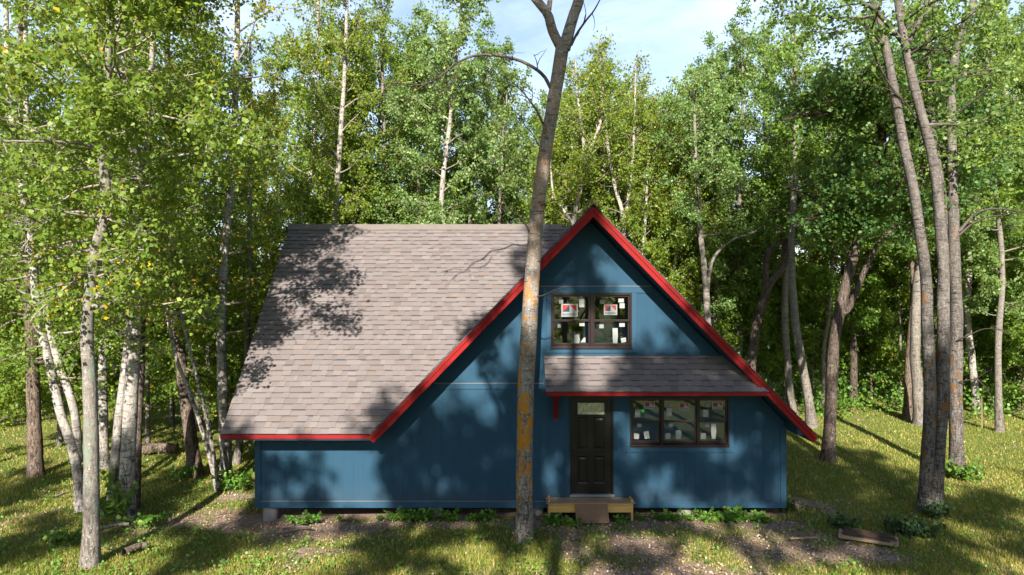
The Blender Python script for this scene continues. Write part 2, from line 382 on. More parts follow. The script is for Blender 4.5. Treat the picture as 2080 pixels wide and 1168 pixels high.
def crown(rng, wd, path, rad, z0, z1, n, L, el=(0, 55), curve=0.05, sub=1.7, twd=9.0, lpt=13, sig=0.06, azc=None, azw=math.pi, keep=None, tl=(0.22, 0.55), lr=0.42, ltop=0.25, low=0.5):
    """limbs, side limbs and twigs on the trunk between heights z0 and z1; returns leaf positions"""
    zz = path[:, 2]
    segA, segB = [], []
    for i in range(n):
        u = (i + rng.uniform(0, 1)) / n; zh = z0 + (z1 - z0) * u
        k = min(np.searchsorted(zz, zh), len(zz) - 1); p = path[k].copy(); r0 = max(rad[k] * lr * rng.uniform(0.6, 1.1), 0.008)
        az = i * 2.39996 + rng.normal() * 0.5
        if azc is not None: az = azc + azw * rng.uniform(-1, 1)
        f = min(1.0, low + 1.4 * u) * (1 - (1 - ltop) * u ** 2.2)
        Ln = L * f * rng.uniform(0.7, 1.15); e = math.radians(el[0] + (el[1] - el[0]) * u + rng.normal() * 9)
        d = np.array([math.cos(az) * math.cos(e), math.sin(az) * math.cos(e), math.sin(e)])
        pts = [p]; m = 7
        for s_ in range(m):
            d = norm(d + rng.normal(size=3) * 0.13 + np.array([0, 0, curve])); p = p + d * Ln / m; pts.append(p)
        pts = np.array(pts)
        rl = np.linspace(r0, 0.006, m + 1)
        wd.tube(pts, rl, 5)
        segA.append(pts[2:-1]); segB.append(pts[3:])
        for j in range(int(Ln * sub * rng.uniform(0.7, 1.2)) + 1):
            t = rng.uniform(0.2, 0.95) * m; a = int(t); q = pts[a] + (pts[min(a + 1, m)] - pts[a]) * (t - a)
            dd = norm(norm(pts[min(a + 1, m)] - pts[a]) * 0.75 + rng.normal(size=3) * 0.55 + [0, 0, curve])
            l2 = max(0.35, Ln * 0.42 * (1.1 - 0.6 * t / m) * rng.uniform(0.6, 1.2)); sp = [q]
            for s_ in range(4):
                dd = norm(dd + rng.normal(size=3) * 0.16 + [0, 0, curve * 0.6]); sp.append(sp[-1] + dd * l2 / 4)
            sp = np.array(sp)
            wd.tube(sp, np.linspace(max(0.006, rl[a] * 0.55), 0.004, 5), 4)
            segA.append(sp[:-1]); segB.append(sp[1:])
    A = np.vstack(segA); B = np.vstack(segB)
    ln = np.linalg.norm(B - A, axis=1)
    idx = rng.choice(len(A), size=int(ln.sum() * twd), p=ln / ln.sum())
    st = A[idx] + (B - A)[idx] * rng.uniform(0, 1, (len(idx), 1))
    if keep is not None:
        ok = keep(st); st = st[ok]; idx = idx[ok]
    td = norm(norm((B - A)[idx]) * 0.6 + rng.normal(size=(len(idx), 3)) * 0.7)
    tln = rng.uniform(tl[0], tl[1], (len(idx), 1))
    en = st + td * tln - np.array([0, 0, 1.0]) * tln ** 2 * 0.35
    wd.twigs(st, en, 0.0042)
    li = np.repeat(np.arange(len(st)), rng.poisson(lpt, len(st)))
    P = st[li] + (en - st)[li] * rng.uniform(0.1, 1.08, (len(li), 1)) + rng.normal(size=(len(li), 3)) * sig
    if keep is not None: P = P[keep(P)]
    return P

def trunk_path(px, Y, ztop, n=60, zbot=-0.12, lean=0.5):
    """centre line through photograph pixels at depth Y, carried on above the frame to ztop"""
    YY = Y if isinstance(Y, (list, tuple)) else [Y] * len(px)
    P = [tuple(W(x, y, q)) for (x, y), q in zip(px, YY)]
    P[0] = (P[0][0], P[0][1], zbot)
    a, b = np.array(P[-2]), np.array(P[-1])
    d = (b - a) / max(b[2] - a[2], 0.05)
    z = b[2]; q = b.copy()
    while z < ztop - 0.3:
        st = min(1.5, ztop - z); d = d * [lean, lean, 1]; q = q + d * st; z += st; P.append(tuple(q))
    return spline(P, n)

class Tree:
    """one tree: an Empty at the foot, a trunk mesh and a crown mesh below it"""
    def __init__(s, name, label, px, Y, ztop, r, bark, group=None, seed=0, flare=0.35, rtop=0.03, n=60, lean=0.5, k=14, cat='tree', rpow=0.8):
        s.rng = np.random.default_rng(seed + 100); s.bark = bark; s.wd = Wood()
        P = trunk_path(px, Y, ztop, n, lean=lean); s.base = P[0].copy(); s.base[2] = 0.0
        s.P = P - s.base
        h = s.P[:, 2]; u = np.clip(h / h[-1], 0, 1)
        s.R = rtop + (r - rtop) * (1 - u) ** rpow + r * flare * np.exp(-np.clip(h, 0, 9) / 0.28)
        s.wd.tube(s.P, s.R, k, 0.028, s.rng)
        s.root = empty(name, Vector(s.base), label, cat, group); s.leaves = []; s.stems = [(s.P, s.R)]
    def stem(s, px, Y, r0, r1, ztop=None, k=10, n=40, flare=0.0, lean=0.5):
        """another stem or a large limb through photograph pixels (the first point may lie at another depth)"""
        if isinstance(Y, (tuple, list)): P = np.array([tuple(W(x, y, yy)) for (x, y), yy in zip(px, Y)])
        else: P = np.array([tuple(W(x, y, Y)) for x, y in px])
        if ztop is not None:
            P = trunk_path(px, Y, ztop, n, zbot=P[0][2], lean=lean)
        else: P = spline(P, n)
        P = P - s.base; u = np.linspace(0, 1, len(P)); R = r0 + (r1 - r0) * u
        if flare: R = R + r0 * flare * np.exp(-np.clip(P[:, 2], 0, 9) / 0.28)
        s.wd.tube(P, R, k, 0.02, s.rng); s.stems.append((P, R)); return s
    def dead(s, px, Y, r0, r1=0.006, side=6):
        """a bare branch with a few bare twigs"""
        if isinstance(Y, (tuple, list)): P = np.array([tuple(W(x, y, yy)) for (x, y), yy in zip(px, Y)])
        else: P = np.array([tuple(W(x, y, Y)) for x, y in px])
        P = spline(P, max(8, len(px) * 4)) - s.base
        s.wd.tube(P, np.linspace(r0, r1, len(P)), 7)
        for j in range(side):
            i = s.rng.integers(len(P) // 4, len(P) - 1)
            d = norm(norm(P[i] - P[i - 1]) + s.rng.normal(size=3) * 0.8); l = s.rng.uniform(0.2, 0.6)
            q = [P[i]]
            for _ in range(3): d = norm(d + s.rng.normal(size=3) * 0.25); q.append(q[-1] + d * l / 3)
            s.wd.tube(np.array(q), np.linspace(0.008, 0.003, 4), 4)
        return s
    def crown(s, z0, z1, n, L, which=0, **kw):
        P, R = s.stems[which]
        kp = kw.pop('keep', None)
        if kp is not None:
            b = s.base; kw['keep'] = lambda q: kp(q + b)
        s.leaves.append(crown(s.rng, s.wd, P, R, z0, z1, n, L, **kw)); return s
    def bare(s, z0, z1, n, L=0.8, which=0):
        P, R = s.stems[which]
        for i in range(n):
            zh = s.rng.uniform(z0, z1); k = min(np.searchsorted(P[:, 2], zh), len(P) - 1)
            d = norm(np.array([*s.rng.normal(size=2), s.rng.uniform(-0.1, 0.5)])); l = L * s.rng.uniform(0.4, 1.2); q = [P[k]]
            for _ in range(4): d = norm(d + s.rng.normal(size=3) * 0.22); q.append(q[-1] + d * l / 4)
            s.wd.tube(np.array(q), np.linspace(0.016, 0.004, 5), 5)
            for _ in range(3):
                j = s.rng.integers(1, 4); dd = norm(d + s.rng.normal(size=3) * 0.7)
                s.wd.twigs(np.array([q[j]]), np.array([q[j] + dd * l * 0.4]), 0.006)
        return s
    def done(s, leaf='leaf_birch', size=0.085, hang=0.35, up=0.45, tint_bias=0.0, clump=True, wide=0.42):
        tr = bpy.data.objects.new('trunk', s.wd.mesh('trunk', M[s.bark])); link(tr, s.root)
        if s.leaves:
            P = np.vstack(s.leaves); t = s.rng.uniform(0, 1, len(P))
            if clump:
                g = np.sin(P[:, 0] * 1.9 + 1) + np.sin(P[:, 1] * 2.3 + 2) + np.sin(P[:, 2] * 1.6)
                t = np.clip(t * 0.96 + 0.03 * g + tint_bias, 0, 1)
            cr = bpy.data.objects.new('crown', leaf_mesh('crown', s.rng, P, size, M[leaf], t, hang, up, wide)); link(cr, s.root)
            s.count = len(P)
        return s.root

def copy_thing(root, loc, rz, sc, label=None, group=None):
    r = root.copy(); COL.objects.link(r); r.location = loc; r.rotation_euler = (0, 0, rz); r.scale = (sc, sc, sc) if not isinstance(sc, tuple) else sc
    if label: r['label'] = label
    if group: r['group'] = group
    for ch in list(root.children):
        c = ch.copy(); COL.objects.link(c); c.parent = r
        for g in list(ch.children):
            d = g.copy(); COL.objects.link(d); d.parent = c
    return r

# ------------------------------------------------------------------ ground
def vnoise(x, y, seed=0, oct=4):
    """small value noise, vectorised"""
    r = np.random.default_rng(seed); tab = r.uniform(-1, 1, (256, 256)); out = 0; amp = 1.0; tot = 0
    for o in range(oct):
        xi = np.floor(x).astype(int); yi = np.floor(y).astype(int); fx = x - xi; fy = y - yi
        fx = fx * fx * (3 - 2 * fx); fy = fy * fy * (3 - 2 * fy)
        g = lambda a, b: tab[a % 256, b % 256]
        out = out + amp * ((g(xi, yi) * (1 - fx) + g(xi + 1, yi) * fx) * (1 - fy) + (g(xi, yi + 1) * (1 - fx) + g(xi + 1, yi + 1) * fx) * fy)
        tot += amp; amp *= 0.5; x = x * 2.03 + 17; y = y * 2.03 + 31
    return out / tot

def ground_z(x, y):
    r2 = np.clip((np.hypot(x - 0.2, (y - 17.5) * 1.0) - 5.5) / 4, 0, 1)
    z = 0.05 * vnoise(x * 0.5, y * 0.5, 3, 3) * r2 + 0.02 * vnoise(x * 2.2, y * 2.2, 4, 2) * r2
    z = z - 0.10 * np.clip((-x - 1.0) / 3.5, 0, 1) * np.exp(-((y - 14.6) / 2.2) ** 2) - 0.03
    return z - 0.9 * np.clip((y - 44) / 12, 0, 1) ** 1.3

def grassiness(x, y):
    g = 0.74 + 0.5 * vnoise(x * 0.55, y * 0.55, 7, 4) + 0.42 * vnoise(x * 1.9, y * 1.9, 8, 4)
    def dip(cx, cy, rx, ry, a):
        return a * np.exp(-(((x - cx) / rx) ** 2 + ((y - cy) / ry) ** 2))
    g = g - dip(0.5, 13.95, 6.5, 0.5, 0.62)          # bare strip along the wall
    g = g - dip(3.2, 12.4, 2.9, 0.95, 0.46) - dip(6.4, 12.3, 1.2, 0.5, 0.5)
    g = g - dip(2.2, 11.2, 2.0, 0.5, 0.35) - dip(-4.6, 13.6, 1.8, 0.9, 0.4) - dip(-6.4, 14.2, 1.6, 0.6, 0.4) - dip(-3.2, 12.4, 1.6, 0.25, 0.35)
    g = g - dip(6.6, 15.2, 1.2, 0.7, 0.6) - dip(-6.6, 17.0, 0.8, 2.0, 0.5) - dip(-4.2, 11.6, 1.3, 0.35, 0.35)
    g = g + dip(-7.4, 11.5, 1.6, 0.8, 0.35) + dip(-0.8, 12.2, 2.2, 0.7, 0.4) + dip(9, 19.5, 6, 4.5, 0.35) + dip(-9, 18, 5, 4, 0.25)
    g = np.where((x > -5.4) & (x < 5.8) & (y > 14.25), -0.3, g)
    return np.clip(g, 0, 1)

def grid(x0, x1, nx, y0, y1, ny):
    X, Y = np.meshgrid(np.linspace(x0, x1, nx), np.linspace(y0, y1, ny))
    i = np.arange(ny - 1)[:, None] * nx + np.arange(nx - 1)[None, :]
    return X.ravel(), Y.ravel(), np.stack([i, i + 1, i + nx + 1, i + nx], -1).reshape(-1, 4)

def m_ground():
    m = NT('forest_lawn_ground'); g = m.attr('grass')
    v = m.coord()
    n1 = m.noise(v, 3.0, 7, 0.65); n2 = m.noise(v, 22, 5, 0.7); n3 = m.noise(v, 75, 3, 0.7)
    soil = m.ramp(n2, [(0.3, (0.112, 0.076, 0.054)), (0.5, (0.235, 0.168, 0.129)), (0.62, (0.347, 0.269, 0.213)), (0.75, (0.493, 0.426, 0.370))])
    soil = m.mix(m.math('MULTIPLY', m.ramp(n3, [(0.62, 0.0), (0.70, 1.0)]), 0.6), soil, (0.448, 0.403, 0.370))
    lawn = m.ramp(n3, [(0.3, (0.056, 0.084, 0.020)), (0.55, (0.123, 0.157, 0.034)), (0.75, (0.213, 0.213, 0.067))])
    k = m.math('ADD', g, m.math('MULTIPLY', m.math('SUBTRACT', n1, 0.5), 0.9))
    k = m.math('ADD', k, m.math('MULTIPLY', m.math('SUBTRACT', n2, 0.5), 0.5))
    col = m.mix(m.ramp(k, [(0.26, 0.0), (0.52, 1.0)]), soil, lawn)
    m.bump(m.math('ADD', n2, m.math('MULTIPLY', n3, 0.6)), 0.9, 0.04)
    return m.base(col, 0.95, 0.1)
M['ground'] = m_ground()
# one sheet: fine in the middle, reaching the horizon at its rim
gx = np.concatenate([[-900, -400, -150, -70, -40], np.linspace(-26, 26, 290), [40, 70, 150, 400, 900]])
gy = np.concatenate([[-300, -120, -60, -30, -10, 2], np.linspace(8, 32, 190), np.linspace(33, 60, 30), [90, 200, 500, 1200]])
X, Y = np.meshgrid(gx, gy); nx, ny = len(gx), len(gy)
ii = np.arange(ny - 1)[:, None] * nx + np.arange(nx - 1)[None, :]
X, Y = X.ravel(), Y.ravel()
go = bpy.data.objects.new('ground', np_mesh('ground', np.stack([X, Y, ground_z(X, Y)], 1), np.stack([ii, ii + 1, ii + nx + 1, ii + nx], -1).reshape(-1, 4),
                                            None, {'grass': grassiness(X, Y)}, [M['ground']], True))
link(go); tag(go, 'mown grass, bare soil and leaf litter around the cabin', 'ground', kind='structure')
mw = NT('lake_water'); wn = mw.noise(mw.coord((0.6, 1.6, 1)), 1.0, 4); mw.bump(wn, 0.15, 0.1)
mw.p.inputs['Base Color'].default_value = (0.03, 0.06, 0.09, 1); mw.p.inputs['Roughness'].default_value = 0.08
lk = MB(); lk.add([(-300, 52, -0.62), (300, 52, -0.62), (300, 420, -0.62), (-300, 420, -0.62)], [(0, 1, 2, 3)])
tag(lk.build('lake', mw.mat), 'blue lake water glimpsed between the far trunks', 'lake', kind='structure')
hm = m_plain('far_wooded_shore', (0.045, 0.075, 0.03), 0.95, 0.15, 0.5)
xs = np.linspace(-320, 320, 90); hz = 9 + 5 * vnoise(xs * 0.03, xs * 0, 5, 4) + 2.2 * vnoise(xs * 0.3, xs * 0 + 3, 6, 3)
hv = [(x, 410, -2) for x in xs] + [(x, 440, h) for x, h in zip(xs, hz)] + [(x, 520, -2) for x in xs]
n_ = len(xs); hf = [(i, i + 1, i + n_ + 1, i + n_) for i in range(2 * n_ - 1) if (i + 1) % n_]
hb = MB().add(hv, hf); tag(hb.build('far_shore', hm), 'low wooded shore across the lake', 'hill', kind='structure')

# ------------------------------------------------------------------ the cabin
FY = 14.2                                   # plane of the front wall
RZ, MS = 6.37, 1.03                         # ridge height, roof slope
EY, EZ = 13.65, 1.83                        # main eave
RY = EY + (RZ - EZ) / MS                    # depth of the main ridge
GX, GH = 1.62, (RZ - EZ) / MS               # gable ridge x, half run
BY = 2 * RY - EY                            # rear eave
GY = 13.58                                  # gable rake plane
WX0, WX1 = -5.324, 5.682
main_z = lambda x, y: EZ + MS * (y - EY)
gl_z = lambda x, y: RZ - MS * (GX - x)
gr_z = lambda x, y: RZ - MS * (x - GX)
back_z = lambda x, y: RZ - MS * (y - RY)
LX0, LX1 = -5.806, -5.87                    # left rake: at the eave, at the ridge
wx = lambda px: (px - 1040) / F * FY
wz = lambda py: CAMZ - (py - 584) / F * FY

cabin = empty('cabin', (0.18, 18.0, 0.0), 'small dark blue A-frame style cabin with bright red trim and brown shingle roof', 'cabin')
class Part(MB):
    def build(s, name, mats, parent=None, bevel=0.0):
        par = parent if parent is not None else cabin
        o = MB.build(s, name, mats, par, bevel)
        o.matrix_parent_inverse = cabin.matrix_basis.inverted() if par is cabin else Matrix.Identity(4)
        return o
# cabin's matrix before the first depsgraph run
cabin.matrix_world = Matrix.Translation(cabin.location)

# openings of the front wall: x0, x1, z0, z1
OW = (wx(1119), wx(1283), wz(709), wz(596))
LW = (wx(1280), wx(1481), wz(908), wz(807))
DR = (wx(1158), wx(1246), wz(1008), wz(804))
SZ = wz(1031)                               # bottom of the siding
def wall_top(x):
    g = RZ - MS * abs(x - GX) - 0.24
    return max(g, 2.15) if x < 0 else g
fw = Part()
edges = [WX0]; x = WX0 + 0.203
while x < WX1: edges += [x - 0.003, x + 0.003]; x += 0.203
edges += [WX1, GX, 0.0]
for o in (OW, LW, DR): edges += [o[0], o[1]]
edges = sorted(edges)
grooves = [WX0 + 0.203 * (i + 1) for i in range(60)]
for a, b in zip(edges[:-1], edges[1:]):
    if b - a < 1e-5: continue
    mid = (a + b) / 2
    inset = 0.004 if any(abs(mid - g) < 0.0032 for g in grooves) else 0.0
    spans = [(SZ, None)]
    for o in (OW, LW, DR):
        if o[0] - 1e-6 <= mid <= o[1] + 1e-6:
            ns = []
            for s0, s1 in spans:
                t = 99 if s1 is None else s1
                if s0 < o[2]: ns.append((s0, o[2]))
                ns.append((max(o[3], s0), s1))
            spans = ns
    for s0, s1 in spans:
        ta, tb = (wall_top(a + 1e-6), wall_top(b - 1e-6)) if s1 is None else (s1, s1)
        if min(ta, tb) > s0: fw.prism([(a, s0), (b, s0), (b, tb), (a, ta)], FY + inset, FY + 0.12)
fw.build('front_wall', M['blue'])
for x0_, x1_, zt_ in ((WX0, WX0 + 0.12, 2.1), (WX1 - 0.12, WX1, 1.80)):
    sw = Part(); sw.box(x0_, x1_, FY + 0.13, BY - 0.55, SZ, zt_); sw.build('side_wall', M['blue'])
bw = Part(); bw.prism([(WX0 + 0.13, SZ), (WX1 - 0.13, SZ), (WX1 - 0.13, 1.85), (GX, RZ - 0.3), (-2.3, 2.1), (WX0 + 0.13, 2.1)], BY - 0.7, BY - 0.56)
bw.build('rear_wall', M['blue'])
gw = Part(); gw.prism([(-4.9, 2.1), (-2.3, 2.1), (GX - 0.3, RZ - 0.6), (-5.2, RZ - 1.4), (-5.2, 2.1)][:3] , RY, RY + 0.1)
# left end gable of the main roof
lg = Part()
for (a, b) in ((FY + 0.13, RY), (RY, BY - 0.7)):
    za = 2.1 if a < RY - 1 else RZ - 0.26; zb = RZ - 0.26 if a < RY - 1 else 2.1
    lg.add([(WX0, a, 2.1), (WX0, b, 2.1), (WX0, b, zb), (WX0, a, za), (WX0 + .1, a, 2.1), (WX0 + .1, b, 2.1), (WX0 + .1, b, zb), (WX0 + .1, a, za)],
           [(3, 2, 1, 0), (4, 5, 6, 7), (0, 1, 5, 4), (2, 3, 7, 6)])
lg.build('end_gable', M['blue'])
# interior: floor, ceiling of the ground storey, added blue panels
it = Part(); it.box(WX0 + 0.13, WX1 - 0.13, FY + 0.13, BY - 0.72, SZ + 0.02, SZ + 0.26)
it.box(-1.2, 4.5, FY + 0.14, BY - 0.8, 2.62, 2.82)
it.box(0.0, 3.2, FY + 3.4, FY + 3.5, 2.83, 4.4)
it.build('interior_boards', M['interior'])
ib = Part(); ib.box(-2.2, WX1 - 0.2, FY + 2.6, FY + 2.7, SZ + 0.27, 1.75); ib.box(1.7, 3.4, FY + 1.9, FY + 2.0, 2.84, 3.9)  # blue panels added behind the glass for the blue reflection in the panes
ib.build('pane_blue_panel', M['pane_blue'])

# trim on the front wall
tr = Part(); T0, T1 = FY - 0.019, FY - 0.001
tr.box(WX0 - 0.02, WX0 + 0.10, T0, T1, SZ - 0.004, 1.76); tr.box(WX1 - 0.10, WX1 + 0.02, T0, T1, SZ - 0.004, 1.86)
def strip(x0, x1, z0, z1, y=T0): tr.box(x0, x1, y, T1, z0, z1)
strip(WX0 + 0.102, DR[0] - 0.32, SZ - 0.002, wz(1018)); strip(DR[1] + 0.43, WX1 - 0.102, SZ - 0.002, wz(1018))
strip(wx(1272), wx(1490), wz(918), LW[2] - 0.002)                   # lower window apron and sides
strip(wx(1272), LW[0] - 0.002, LW[2], wz(840)); strip(LW[1] + 0.002, wx(1490), LW[2], wz(840))
strip(OW[0] - 0.085, OW[0] - 0.002, OW[2] - 0.08, OW[3] + 0.02); strip(OW[1] + 0.002, OW[1] + 0.1, OW[2] - 0.08, OW[3] + 0.02)
strip(OW[0], OW[1], OW[2] - 0.08, OW[2] - 0.002)
def band(zt, zb, tgt):
    xa, xb = GX - (RZ - 0.26 - zt) / MS, GX + (RZ - 0.26 - zt) / MS
    return xa, xb
xa, xb = band(wz(581), 0, 0); strip(xa, xb, wz(595), wz(582))
xa, _ = band(wz(778), 0, 0); strip(xa, 0.66, wz(790), wz(779))
tr.build('wall_trim', M['blue_trim'], bevel=0.003)
xa, xb = band(wz(580), 0, 0); fl = Part(); fl.box(xa, xb, FY - 0.03, FY - 0.001, wz(582) + 0.001, wz(581) + 0.004)
fl.build('flashing', M['flash'])
xa, _ = band(wz(777), 0, 0); fl = Part(); fl.box(xa, 0.66, FY - 0.03, FY - 0.001, wz(779) + 0.001, wz(778) + 0.004)
fl.build('flashing', M['flash']); fl = Part(); fl.box(WX0 + 0.102, DR[0] - 0.32, FY - 0.028, FY - 0.001, wz(1018) + 0.001, wz(1017))
fl.build('flashing', M['flash'])

# ---- roofs
def shingles(name, origin, uax, vax, width, height, cuts, parent, e=0.144, seed=1, inv=None):
    """courses of laminated shingles as real stepped tabs on the plane origin + u*uax + v*vax, clipped by vertical planes"""
    r = random.Random(seed); bm = bmesh.new(); lay = bm.faces.layers.float.new('tint')
    uax, vax = Vector(uax).normalized(), Vector(vax).normalized(); nrm = uax.cross(vax).normalized()
    if nrm.z < 0: nrm = -nrm
    o = Vector(origin)
    pt = lambda u, v, h: o + uax * u + vax * v + nrm * h
    rows = int(math.ceil(height / e))
    for j in range(rows):
        v0, v1 = j * e, min((j + 1) * e, height); u = -r.uniform(0, 0.2); up = r.random() < 0.5
        while u < width:
            w = r.choice((0.10, 0.13, 0.16, 0.19, 0.22, 0.27)) * r.uniform(0.85, 1.15)
            a, b = max(u, 0), min(u + w, width)
            if b - a > 0.005:
                h0 = 0.024 if up else 0.017; h1 = 0.010 if up else 0.003
                t = r.gauss(0.48, 0.14) if r.random() < 0.92 else r.choice((0.85, 0.88, 0.91, 0.94, 0.22, 0.25))
                t = min(max(t, 0.14), 1.0)
                jit = r.uniform(-0.002, 0.002)
                q = lambda va, vb, ha, hb: [bm.verts.new(pt(a, va, ha)), bm.verts.new(pt(b, va, ha)), bm.verts.new(pt(b, vb, hb)), bm.verts.new(pt(a, vb, hb))]
                lerp = lambda k: h0 + (h1 - h0) * k
                if up or r.random() < 0.3:
                    f = bm.faces.new(q(v0 + jit, v1, h0, h1)); f[lay] = t
                else:
                    k = r.uniform(0.78, 0.85); vm = v0 + (v1 - v0) * k
                    f = bm.faces.new(q(v0 + jit, vm, h0, lerp(k))); f[lay] = t
                    f = bm.faces.new(q(vm, v1, lerp(k), h1)); f[lay] = r.choice((0.03, 0.06, 0.09, 0.10))
                f = bm.faces.new([bm.verts.new(pt(a, v0 + jit, -0.01)), bm.verts.new(pt(b, v0 + jit, -0.01)), bm.verts.new(pt(b, v0 + jit, h0)), bm.verts.new(pt(a, v0 + jit, h0))]); f[lay] = 0.025 if up else 0.08
                for uu in (a, b):
                    f = bm.faces.new([bm.verts.new(pt(uu, v0 + jit, 0)), bm.verts.new(pt(uu, v1, 0)), bm.verts.new(pt(uu, v1, h1)), bm.verts.new(pt(uu, v0 + jit, h0))]); f[lay] = 0.04
            u += w; up = not up if r.random() < 0.8 else up
    for co, no in cuts:
        bmesh.ops.bisect_plane(bm, geom=bm.verts[:] + bm.edges[:] + bm.faces[:], plane_co=co, plane_no=no, clear_outer=True)
    me = bpy.data.meshes.new(name); bm.to_mesh(me); bm.free(); me.materials.append(M['shingle'])
    ob = bpy.data.objects.new(name, me); link(ob, parent); return ob

VL = Vector((GX - GH, EY, 0))                       # foot of the valley
valley = (VL, Vector((1, -1, 0)))                   # outer side = towards the gable
rf = Part()
plan_main = [(LX0 + 0.02, EY + 0.02), (VL.x, EY + 0.02), (GX, RY), (LX1 + 0.02, RY)]
rf.slab(plan_main, main_z, 0.16)
rf.slab([(GX, RY + 0.001), (VL.x, BY), (LX0 + 0.02, BY), (LX1 + 0.02, RY + 0.001)][::1], back_z, 0.16)
rf.slab([(VL.x + 0.01, GY + 0.045), (GX - 0.001, GY + 0.045), (GX - 0.001, RY - 0.01)], gl_z, 0.20)
rf.slab([(VL.x + 0.01, BY), (GX - 0.001, RY + 0.01), (GX - 0.001, BY)], gl_z, 0.16)
rf.slab([(GX + 0.001, GY + 0.045), (GX + GH - 0.02, GY + 0.045), (GX + GH - 0.02, BY), (GX + 0.001, BY)], gr_z, 0.20)
# flat soffits under the eaves
rf.box(LX0 + 0.03, VL.x + 0.1, EY + 0.022, FY - 0.022, 1.73, 1.755)
rf.box(WX1 + 0.022, GX + GH - 0.14, GY + 0.046, FY + 0.5, 1.80, 2.02)
rf.box(WX1 + 0.022, GX + GH - 0.12, FY + 0.502, BY, 1.80, 1.83)
roof = rf.build('roof', M['soffit'])
cinv = cabin.matrix_basis.inverted()
sl_len = math.hypot(RY - EY, RZ - EZ)
lk_ = dict(parent=roof)
shingles('shingles', (-6.2, EY - 0.035, EZ - 0.02 + 0.012), (1, 0, 0), (0, 1, MS), 8.2, sl_len - 0.02,
         [valley, (Vector((LX0, EY, 0)), Vector((-(RY - EY), LX1 - LX0, 0)))], roof, seed=3)
shingles('shingles', (GX - GH - 0.02, BY, EZ - 0.012), (0, -1, 0), (1, 0, MS), BY - GY + 0.03, sl_len - 0.02,
         [(VL + Vector((0.0, 0, 0)), Vector((-1, 1, 0))), (Vector((0, RY, 0)), Vector((0, 1, 0)))], roof, seed=4)
shingles('shingles', (GX + GH + 0.02, GY - 0.03, EZ - 0.012), (0, 1, 0), (-1, 0, MS), BY - GY + 0.03, sl_len - 0.02, [], roof, seed=5)
shingles('shingles', (2.0, BY, EZ - 0.012), (-1, 0, 0), (0, -1, MS), 8.0, sl_len - 0.02, [], roof, seed=6)
# ridge vent and caps
rc = MB(); r3 = random.Random(8)
for sgn in (-1, 1):
    x = LX1 - 0.02
    while x < GX - 0.35:
        b = min(x + r3.uniform(0.28, 0.32), GX - 0.3); up = 0.055 + r3.uniform(-0.004, 0.004)
        y0, y1 = RY, RY + sgn * 0.17; z0, z1 = RZ + up, RZ + up - 0.17 * MS + 0.03
        vs = [(x, y0, z0), (b, y0, z0), (b, y1, z1), (x, y1, z1)]
        vs += [(p[0], p[1], p[2] - 0.022) for p in vs]
        rc.add(vs, [(0, 1, 2, 3) if sgn < 0 else (3, 2, 1, 0), (3, 2, 6, 7), (0, 3, 7, 4), (1, 5, 6, 2)], 0); x = b - 0.001
    rc.add([(LX1, RY + sgn * 0.145, RZ - 0.145 * MS - 0.01), (GX - 0.3, RY + sgn * 0.145, RZ - 0.145 * MS - 0.01), (GX - 0.3, RY + sgn * 0.145, RZ - 0.145 * MS + 0.075), (LX1, RY + sgn * 0.145, RZ - 0.145 * MS + 0.075)], [(0, 1, 2, 3)], 1)  # flat black face stands in for the shade in the vent gap
def m_cap():
    m = NT('ridge_cap_shingle'); n = m.noise(m.coord(), 120, 3, 0.7); b = m.noise(m.coord(), 3.5, 2)
    return m.base(m.mix(m.math('MULTIPLY', n, 0.5), m.mix(b, (0.118, 0.101, 0.088), (0.172, 0.148, 0.130)), (0.064, 0.059, 0.059)), 0.9, 0.15)
M['cap'] = m_cap()
rc.build('ridge_vent', [M['cap'], M['black']], roof)
gc = MB()
for sgn in (-1, 1):
    y = GY - 0.06
    while y < BY:
        b = y + 0.3; w = 0.16
        vs = [(GX, y, RZ + 0.05), (GX, b, RZ + 0.042), (GX + sgn * w, b, RZ + 0.042 - w * MS), (GX + sgn * w, y, RZ + 0.05 - w * MS)]
        vs += [(p[0], p[1], p[2] - 0.03) for p in vs]
        gc.add(vs, [(0, 1, 2, 3), (0, 3, 7, 4), (3, 2, 6, 7)], 0); y = b - 0.01
gc.build('ridge_cap', [M['black']], roof)

# ---- red trim
def rake(sgn):
    b = Part(); k = MS
    X = lambda d: GX + sgn * d
    top = RZ + 0.0
    d1 = GH + 0.02
    # wide board, then the narrower strip proud of it along its upper edge
    poly = [(X(0), top - 0.01), (X(0), top - 0.215), (X(d1 - 0.16), top - 0.215 - k * (d1 - 0.16)), (X(d1 - 0.05), top - 0.205 - k * (d1 - 0.05)), (X(d1), top - 0.03 - k * d1 - 0.08), (X(d1), top - 0.01 - k * d1)]
    if sgn > 0: poly = poly
    else: poly = poly[::-1]
    b.prism(poly, GY, GY + 0.04, 0)
    p2 = [(X(0), top + 0.002), (X(0), top - 0.085), (X(d1 + 0.01), top - 0.085 - k * (d1 + 0.01)), (X(d1 + 0.03), top + 0.002 - k * (d1 + 0.03))]
    b.prism(p2 if sgn > 0 else p2[::-1], GY - 0.02, GY - 0.001, 0)
    return b.build('rake_board', M['red'], bevel=0.002)
rake(-1); rake(1)
ef = Part(); ef.box(LX0 - 0.005, VL.x + 0.02, EY - 0.012, EY + 0.018, EZ - 0.105, EZ - 0.025); ef.build('eave_fascia', M['red'], bevel=0.002)
lr_ = Part()
